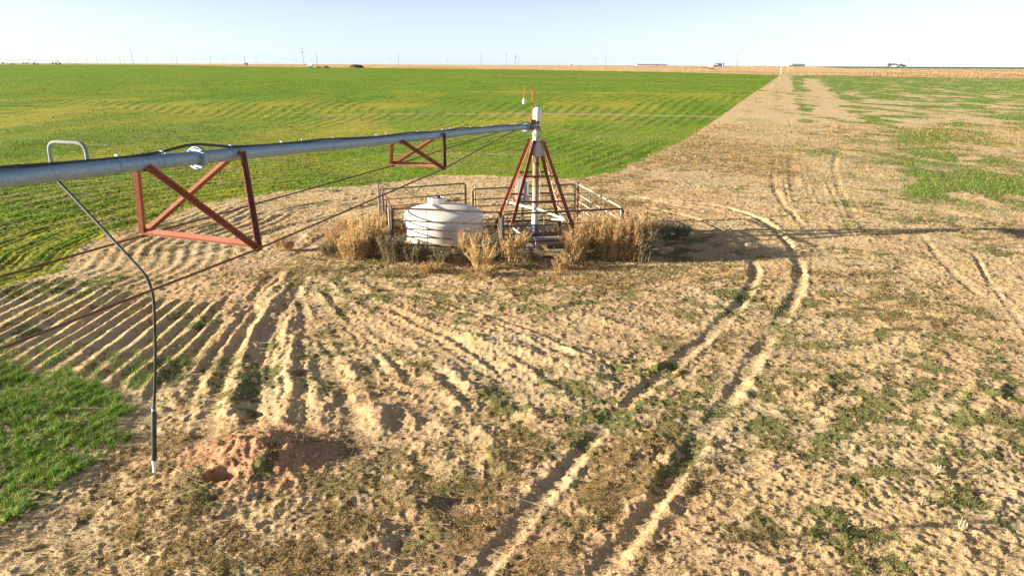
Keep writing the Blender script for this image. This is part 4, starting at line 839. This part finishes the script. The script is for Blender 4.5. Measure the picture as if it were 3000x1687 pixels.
WEEDS = [(1745, 752, 1.30, .62, 60, 2600, TAN, "big tan weed clump right of the tower, left third of the mass", .28, (0, 0)), (1790, 760, 1.22, .60, 60, 2600, GLD, "golden part of the big weed clump, in its middle", .25, (0, 0)),
         (1845, 762, 1.25, .55, 60, 2600, TAN, "brown dense weed at the right part of the big clump", .22, (0, 0)), (1882, 768, 1.05, .30, 24, 1100, GRY, "thin greyish weed at the right hand end of the big clump", .3, (.05, 0)),
         (1690, 765, 1.0, .45, 34, 1300, TAN, "tan weed at the left end of the big clump, by the pad", .35, (0, 0)), (1665, 790, .75, .25, 10, 160, GLD, "bare branching pale stalks leaning before the big clump", .9, (-.1, 0)),
         (1500, 768, .98, .35, 36, 1100, GLD, "golden stalky weed in front of the tower's left leg", .45, (.1, 0)), (1450, 760, .90, .30, 26, 600, TAN, "loose tan weed where the two front panels meet", .5, (-.05, 0)),
         (1405, 792, .92, .28, 30, 420, GLD, "fan of leaning bare golden stalks before the tank's right side", .85, (.1, 0)), (1375, 765, .95, .30, 26, 700, TAN, "wispy tan weed before the right half of the tank", .4, (0, 0)),
         (1560, 775, .50, .40, 26, 600, GRY, "low greyish weed at the front edge of the concrete pad", .6, (0, 0)), (1640, 795, .35, .28, 16, 300, GLD, "small golden tuft on the soil before the pad", .6, (0, 0)),
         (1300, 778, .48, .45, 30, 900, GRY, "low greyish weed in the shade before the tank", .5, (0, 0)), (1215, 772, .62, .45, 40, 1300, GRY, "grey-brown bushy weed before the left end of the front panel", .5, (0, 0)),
         (1150, 770, .80, .40, 40, 1400, GRY, "greyish weed at the front left corner post", .4, (0, 0)), (1095, 752, 1.0, .62, 70, 3000, GLD, "broad golden fluffy weed left of the corner post", .3, (0, 0)),
         (1040, 762, .85, .55, 55, 2400, GLD, "golden weed in the middle of the left clump", .35, (0, 0)), (1120, 700, .85, .5, 45, 2000, GLD, "golden weed along the edge-on left panel", .3, (0, 0)),
         (1000, 728, .62, .42, 40, 1300, TAN, "tan weed at the far left end of the clump", .45, (-.1, 0)), (1065, 700, .70, .5, 40, 1500, GLD, "pale golden weed behind the left clump", .35, (0, 0)),
         (1180, 700, .55, .35, 30, 1000, GLD, "golden weed between the corner post and the tank", .25, (0, 0)),
         (975, 755, .55, .4, 34, 1000, GRY, "greyish straggly weed at the near left fringe of the left clump", .6, (-.1, 0)), (1060, 738, 1.05, .5, 50, 2200, GLD, "tallest golden weed in the heart of the left clump", .35, (0, 0)), (1010, 690, .5, .4, 30, 900, TAN, "low tan weed at the far fringe of the left clump", .5, (0, 0)),
         (1130, 655, .7, .4, 36, 1400, GLD, "golden weed outside the middle of the edge-on left panel", .35, (0, 0)), (1260, 800, .3, .35, 24, 500, TAN, "low trampled tan weed on the broken soil before the tank", .8, (0, 0)), (1420, 812, .3, .3, 20, 400, TAN, "low straggling weed between tank and pad, nearest the camera", .9, (0, 0)),
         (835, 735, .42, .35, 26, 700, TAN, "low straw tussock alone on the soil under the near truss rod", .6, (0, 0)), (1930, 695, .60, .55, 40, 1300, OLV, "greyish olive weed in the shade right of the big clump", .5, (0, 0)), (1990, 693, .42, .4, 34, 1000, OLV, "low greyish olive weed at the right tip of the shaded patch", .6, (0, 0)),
         (1790, 725, 1.0, .5, 40, 2000, TAN, "tan weed inside the pen behind the middle of the big clump", .35, (0, 0)), (1850, 712, .95, .5, 40, 2000, GRY, "grey-brown weed inside the pen near its right front corner", .35, (0, 0)),
         (1870, 738, 1.05, .45, 40, 2000, TAN, "tan weed just behind the right end of the big clump, outside the pen corner", .35, (0, 0)),
         (1620, 705, .45, .4, 30, 700, GRY, "low grey weed on the pad behind the concrete pipe", .5, (0, 0)), (1880, 700, .55, .4, 30, 900, OLV, "olive grey weed just behind the right end of the big clump", .4, (0, 0))]
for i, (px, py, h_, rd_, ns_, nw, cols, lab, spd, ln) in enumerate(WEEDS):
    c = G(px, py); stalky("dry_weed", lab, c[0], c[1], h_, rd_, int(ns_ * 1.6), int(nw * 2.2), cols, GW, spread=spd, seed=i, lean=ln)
# dead cornstalk stubs, low right
for i, (px, py, h_, lab) in enumerate([(2740, 1395, .22, "broken pale corn stalk stub, the farthest of the lower right stubs"), (2780, 1445, .16, "short pale stalk stub, second farthest of the lower right stubs"), (2640, 1555, .2, "pale crooked stalk stub casting a long shadow, lower right"),
                                       (2810, 1560, .18, "pale stalk stub nearest the lower right corner"), (2700, 1490, .14, "small pale stalk stub between the taller lower right stubs")]):
    c = G(px, py); stalky("stalk_stub", lab, c[0], c[1], h_, .03, 6, 26, [(.50, .42, .26), (.58, .50, .33)], "pale stalk stubs lower right", "stalk stub", .5, .6, 60 + i)

# ------------------------------------------------------------------ far things
def far_at(px, d):
    r = ray(px, 200); x = r[0] / r[1] * d; return x, d, float(terr(x, d))
def dist_for(px, ytop, hgt):
    r = ray(px, ytop); lo, hi = 80.0, 5000.0
    for _ in range(50):
        m = (lo + hi) / 2; x = r[0] / r[1] * m; hh = H + r[2] / r[1] * m - float(terr(x, m))
        if hh < hgt: lo = m
        else: hi = m
    return lo
NTH = ["leftmost", "second from left", "third from left", "fourth from left", "fifth from left", "sixth from left", "seventh from left", "eighth from left", "ninth from left", "tenth from left", "eleventh from left", "twelfth from left", "thirteenth from left", "fourteenth from left", "fifteenth from left", "sixteenth from left", "seventeenth from left", "eighteenth from left", "nineteenth from left", "twentieth from left", "rightmost"]
def pole(px, ytop, h_, lab, arms=1, lean=0.0, trans=False, d=None, r=.16):
    d = d or dist_for(px, ytop, h_); x, y, z = far_at(px, d); t = thing("utility_pole", lab, "utility pole", (x, y, z), 0, "utility poles on the plain")
    tx = x + lean; r = max(r, d * .00026)
    MB().tube([(x, y, z - .3), (tx, y, z + h_)], [r, r * .7], 8).build("shaft", M['wood'], t)
    for k in range(arms):
        zz = z + h_ - .35 - 1.6 * k; f = (zz - z) / h_; MB().box((x + lean * f, y - .2, zz), (2.4, .14, max(.14, d * .00012))).build("cross_arm", M['wood'], t)
        for q in (-1.05, 0, 1.05): MB().lathe((x + lean * f + q, y - .2, zz + .07), [(.07, 0), (.09, .1), (.05, .26)], 6).build("insulator", M['steelfar'], t)
    if trans:
        for q in (-.42, .42): MB().lathe((tx + q, y - .4, z + h_ - 3.2), [(.26, 0), (.28, .1), (.28, .9), (.16, 1.0)], 10).build("transformer", M['steelfar'], t)
    return t
PL = [(89, 169, 1, 0, 0), (172, 169, 1, 0, 0), (202, 168, 0, 0, 0), (227, 171, 0, 0, 0), (287.6, 166.6, 1, 0, 0), (355, 167, 2, 0, 0), (433, 169.5, 1, 0, 0), (520, 169.5, 1, 0, 0), (619, 165, 1, 0, 0), (719, 166.6, 2, 0, 1), (1168, 158, 1, 0, 0), (1410, 157, 1, 0, 0), (1483, 158, 1, 0, 0), (1510, 159, 2, 0, 1), (1518, 166.6, 0, 0, 0), (1773, 163, 1, 0, 0)]
for i, (px, yt, ar, ln, tr) in enumerate(PL):
    pole(px, yt, 11.0, ("thin utility pole standing on the horizon, %s of the distant row" % NTH[i]), ar, 0, bool(tr))
pole(393, 142.5, 13.0, "tall bare leaning utility pole at the back edge of the green field, far left", 0, -.9, d=520)
pole(892, 145.6, 12.5, "tall pole carrying transformers beyond the green field left of centre", 1, -.7, True, d=500)
pole(930, 160.8, 8.5, "dark plain post just right of the transformer pole", 0, -.1, d=480)
pole(2156, 169, 10.5, "pole with one cross-arm on the straw land above the field corner", 1, .25, d=520)
pole(2160, 185, 6.2, "short bare post close beside the cross-arm pole right of centre", 0, 0, d=515)
pole(2653, 174, 11.0, "leaning pole with two cross-arms at the field edge, far right", 2, .9, True, d=520)
HF = [(211, 172), (259, 172), (311.5, 175), (368, 176), (503.6, 174), (569, 174.7), (657, 172.4), (752, 172), (869, 175), (1001, 175), (1144, 171), (1309, 175), (1743, 169.5), (2044, 163.5), (2384, 164), (2956, 162)]
for i, (px, yt) in enumerate(HF):
    h_ = 22.0; d = dist_for(px, yt, h_); x, y, z = far_at(px, d); w_ = max(.18, d * .0002)
    t = thing("transmission_tower", "faint H-shaped transmission tower on the horizon, %s" % (NTH[i] if i < 15 else "rightmost of all"), "transmission tower", (x, y, z), R(12), "transmission towers along the horizon")
    for q in (-2.6, 2.6): MB().tube([(x + q, y, z - .3), (x + q, y, z + h_ - 2.5)], [w_, w_ * .8], 6).build("leg", M['steelfar'], t)
    MB().bar((x - 4.6, y, z + h_ - 3.6), (x, y, z + h_), w_, w_).build("cross_arm", M['steelfar'], t); MB().bar((x, y, z + h_), (x + 4.6, y, z + h_ - 3.6), w_, w_).build("cross_arm", M['steelfar'], t)
    MB().bar((x - 2.6, y, z + h_ - 2.6), (x + 2.6, y, z + h_ - 2.6), w_ * .8, w_ * .8).build("brace", M['steelfar'], t)
def bale(px, py, d, lab, rz=.9, r=.78, grp="round bales at the field edge"):
    x, y, z = far_at(px, d); t = thing("round_bale", lab, "hay bale", (x, y, z), 0, grp); dx, dy = math.cos(rz) * .7, math.sin(rz) * .7
    MB().tube([(x - dx, y - dy, z + r * .95), (x + dx, y + dy, z + r * .95)], r, 20).build("bale_body", M['straw'], t, True)
    e = np.array([dx, dy, 0]) / .7
    for s in (-1, 1): MB().tube([tuple(np.array([x, y, z + r * .95]) + e * s * .70), tuple(np.array([x, y, z + r * .95]) + e * s * .72)], r * .93, 20).build("bale_end", M['netwrap'], t)
bale(2536, 214, 385, "leftmost and largest of the three round bales by the field edge", 1.0, .9); bale(2547.5, 215, 383, "middle one of the three round bales by the field edge", .9, .8); bale(2559.5, 216, 380, "rightmost and lowest of the three round bales by the field edge", .8, .7)
for i, (px, w) in enumerate([(12, "leftmost, alone"), (72, "second, beside the tallest"), (82, "third and darkest"), (102, "fourth, small"), (157, "fifth, dark"), (166, "sixth, darkest of the right pair"), (178, "seventh, at the right end")]):
    d = 900; x, y, z = far_at(px, d); o = stalky("shrub", "tiny dark shrub on the far left horizon, " + w, x, y, 1.5, .9, 30, 60, OLV, "shrubs on the far left horizon", "shrub", .5, .1, 80 + i); v = o.data
    # thicken: crowns of broad leaves
    c_ = rng.normal(0, 1, (260, 3)); c_ /= np.linalg.norm(c_, axis=1)[:, None]; c_ = c_ * np.array([1.0, .9, .75]) * rng.uniform(.3, 1.05, (260, 1)) + [0, 0, .8]; rr_ = rng.normal(0, .25, (260, 3, 3)); npmesh("foliage", (c_[:, None] + rr_).reshape(-1, 3), np.arange(780), np.full(260, 3), M['leaf'], o, np.tile([[.06, .08, .04]], (780, 1)))
# trees by the far right green strip
def crown(name, lab, px, d, h_, w_, col, group):
    x, y, z = far_at(px, d); t = thing(name, lab, "tree", (x, y, z), 0, group)
    tk = MB(); tk.tube([(x, y, z), (x, y, z + h_ * .45)], [.35, .2], 7)
    for k in range(5): a = k * 1.3; tk.tube([(x, y, z + h_ * .3), (x + math.cos(a) * w_ * .3, y + math.sin(a) * w_ * .3, z + h_ * .7)], [.16, .06], 5)
    tk.build("trunk", M['bark'], t)
    n = 700; cc = rng.normal(0, 1, (6, 3)) * [w_ * .28, w_ * .25, h_ * .12] + [0, 0, h_ * .62]; c_ = rng.normal(0, 1, (n, 3)); c_ /= np.linalg.norm(c_, axis=1)[:, None]
    c_ = cc[rng.integers(0, 6, n)] + c_ * [w_ * .22, w_ * .22, h_ * .2] * rng.uniform(.4, 1.05, (n, 1)); V = c_[:, None] + rng.normal(0, .45, (n, 3, 3)); npmesh("crown", V.reshape(-1, 3), np.arange(n * 3), np.full(n, 3), M['leaf'], t, np.repeat(np.array(col) * (1 + rng.normal(0, .2, (n, 1))), 3, 0))
GT_ = "trees on the far right horizon"
for i, (px, h_, w_, lab) in enumerate([(2603, 7, 7, "small low tree at the left of the far right farmstead trees"), (2609, 11, 12, "broad brownish tree, left of the pair on the far right horizon"), (2618, 12, 12, "tallest brownish tree on the far right horizon"), (2635, 9, 11, "greener tree standing apart right of the brownish trees"), (2648, 6, 10, "lowest bush-like tree right of the greener tree")]):
    crown("tree", lab, px, 1750 if i < 3 else 1700, h_ * .7, w_ * .75, (.24, .20, .17) if i < 3 else (.14, .20, .13), GT_)
# farm buildings
def shed(name, lab, px, d, L_, W_, hw, hr, wall, roof, rz=0):
    x, y, z = far_at(px, d); t = thing(name, lab, "building", (x, y, z), rz); a, b_ = L_ / 2, W_ / 2
    cs, sn = math.cos(rz), math.sin(rz); T = lambda u, v, w: (x + u * cs - v * sn, y + u * sn + v * cs, z + w)
    m = MB(); m.add([T(-a, -b_, -.3), T(a, -b_, -.3), T(a, b_, -.3), T(-a, b_, -.3), T(-a, -b_, hw), T(a, -b_, hw), T(a, b_, hw), T(-a, b_, hw), T(-a, 0, hr), T(a, 0, hr)], [(0, 1, 5, 4), (2, 3, 7, 6), (1, 2, 6, 9, 5), (3, 0, 4, 8, 7)]); m.build("wall", wall, t)
    m = MB(); q = .35
    for s in (-1, 1): m.add([T(-a - q, s * (b_ + q), hw - .1), T(a + q, s * (b_ + q), hw - .1), T(a + q, 0, hr + .1), T(-a - q, 0, hr + .1), T(-a - q, s * (b_ + q), hw + .05), T(a + q, s * (b_ + q), hw + .05), T(a + q, 0, hr + .25), T(-a - q, 0, hr + .25)], [(0, 1, 2, 3), (4, 5, 6, 7), (0, 1, 5, 4), (1, 2, 6, 5), (3, 0, 4, 7)])
    m.build("roof", roof, t)
    m = MB(); m.box(T(a * .3, -b_ - .05, hw * .42), (3.6, .1, hw * .8), rz); m.build("door", M['steelfar'], t); return t
shed("white_shed", "bright white gabled shed on the horizon right of centre", 2089, 1000, 8.5, 12, 2.3, 4.0, M['barn'], M['barn'], R(10))
shed("blue_roofed_barn", "long low barn with blue-grey roof right of the white shed", 2106, 1060, 11, 8, 2.4, 4.8, M['barn'], M['barnroof'])
for i, (px, lb) in enumerate(((2094.5, "left"), (2117, "right"))):
    x, y, z = far_at(px, 1055); tt_ = thing("feed_bin", "dark blue-grey bin at the %s end of the blue-roofed barn" % lb, "silo", (x, y, z), 0, "bins by the barn"); MB().lathe((x, y, z), [(1.3, 0), (1.3, 4.6)], 14).build("bin_wall", M['barnroof'], tt_, True); MB().lathe((x, y, z), [(1.4, 4.6), (.3, 5.8), (.3, 6.0)], 14).build("bin_roof", M['barnroof'], tt_, True)
shed("white_cabin", "tiny white cabin alone on the horizon at the centre", 1672, 1300, 5.5, 5, 2.0, 3.2, M['barn'], M['barn'])
shed("long_low_barn", "very long low barn with dusky mauve roof, centre right horizon", 1908, 1600, 66, 14, 1.6, 3.4, M['barn'], M['mauve'])
shed("grey_barn", "long hazy grey barn on the right horizon beyond the white post", 2333, 1500, 28, 14, 2.4, 5.0, M['steelfar'], M['steelfar'])
shed("far_white_house", "small white house left of the hazy grey barn", 2312, 1450, 9, 7, 2.6, 4.6, M['barn'], M['barn'])
shed("far_white_shed", "low white shed among the far right trees", 2679 - 52, 1720, 12, 7, 2.0, 3.4, M['barn'], M['barn'])
x, y, z = far_at(910, 480); t = thing("white_tank_trailer", "small white tank on the straw beside the transformer pole", "tank", (x, y, z)); MB().tube([(x - 1.6, y, z + 1.2), (x - 1.4, y, z + 1.2), (x + 1.4, y, z + 1.2), (x + 1.6, y, z + 1.2)], [.7, 1.1, 1.1, .7], 16).build("tank_body", M['plastic'], t, True)
for q in (-.9, .9): MB().box((x + q, y, z + .1), (.3, 1.6, .3)).build("skid", M['steelfar'], t)
x, y, z = far_at(722, 700); t = thing("pump_house", "tiny dark brown hut at the foot of the tenth distant pole", "hut", (x, y, z)); MB().box((x, y, z + 1.1), (2.6, 2.4, 2.3)).build("wall", M['mauve'], t); MB().box((x, y, z + 2.35), (3.0, 2.8, .2)).build("roof", M['wood'], t)
# earth heaps
def heap(px, d, L_, h_, lab, col):
    x, y, z = far_at(px, d); n = 40; u = np.linspace(-1, 1, n); U, W = np.meshgrid(u, u); hz = np.clip(1 - (U ** 2 + W ** 2), 0, 1) ** .7 * h_ * (.5 + fbm(U * 4 + px, W * 4, 3, 300)); idx_ = np.arange(n * n).reshape(n, n)
    q = np.stack([idx_[:-1, :-1], idx_[:-1, 1:], idx_[1:, 1:], idx_[1:, :-1]], -1).reshape(-1, 4); o = npmesh("earth_heap", np.stack([U.ravel() * L_, W.ravel() * 5, hz.ravel() - .05], 1), q.ravel(), np.full(len(q), 4), M['dry'], None, np.tile([col], (n * n, 1)), True); o.location = (x, y, z); setp(o, lab, "earth heap", "earth heaps on the dry land")
heap(1044, 500, 5.5, 1.9, "large dark heap on the straw land left of centre", (.12, .085, .065)); heap(955, 490, 2.6, .9, "small dark heap just left of the large dark heap", (.15, .10, .075)); heap(935, 490, 1.8, .7, "smallest dark heap beside the dark plain post", (.17, .12, .08))
heap(2073, 620, 6.0, 1.1, "low straw coloured bank left of the white shed", (.40, .26, .13))
x, y, z = far_at(2289, 388); t = thing("marker_post", "white marker post at the far corner of the round green field", "post", (x, y, z)); MB().tube([(x, y, z), (x, y, z + 3.2)], .14, 8).build("post", M['plastic'], t, True); MB().tube([(x, y, z + 3.2), (x, y, z + 3.3)], [.16, .1], 8).build("post_cap", M['plastic'], t, True)
# distant pivot machine on the left
d = 620; x0, y0, z0 = far_at(-30, d); x1, y1, z1 = far_at(176, d); t = thing("distant_pivot", "faint distant irrigation machine spanning the far left horizon", "irrigation machine", (x0, y0, z0))
pp = [tuple(np.array([x0 + (x1 - x0) * u, y0, z0 + (z1 - z0) * u + 4.0 + .5 * abs(math.sin(u * 3 * math.pi)) - .6 * u])) for u in np.linspace(0, 1, 31)]; MB().tube(pp, .12, 6).build("water_pipe", M['steelfar'], t)
for u in (0, 1 / 3, 2 / 3, .985):
    bx_ = x0 + (x1 - x0) * u; bz = z0 + (z1 - z0) * u; q = MB(); q.bar((bx_, y0 - 2, bz), (bx_, y0, bz + 3.9), .12, .12); q.bar((bx_, y0 + 2, bz), (bx_, y0, bz + 3.9), .12, .12); q.bar((bx_ - 1, y0, bz + .5), (bx_, y0, bz + 3.9), .1, .1); q.build("drive_tower", M['steelfar'], t)
    for s in (-2, 2): MB().tube([(bx_ - .15, y0 + s, bz + .6), (bx_ + .15, y0 + s, bz + .6)], .6, 14).build("wheel", M['black'], t)
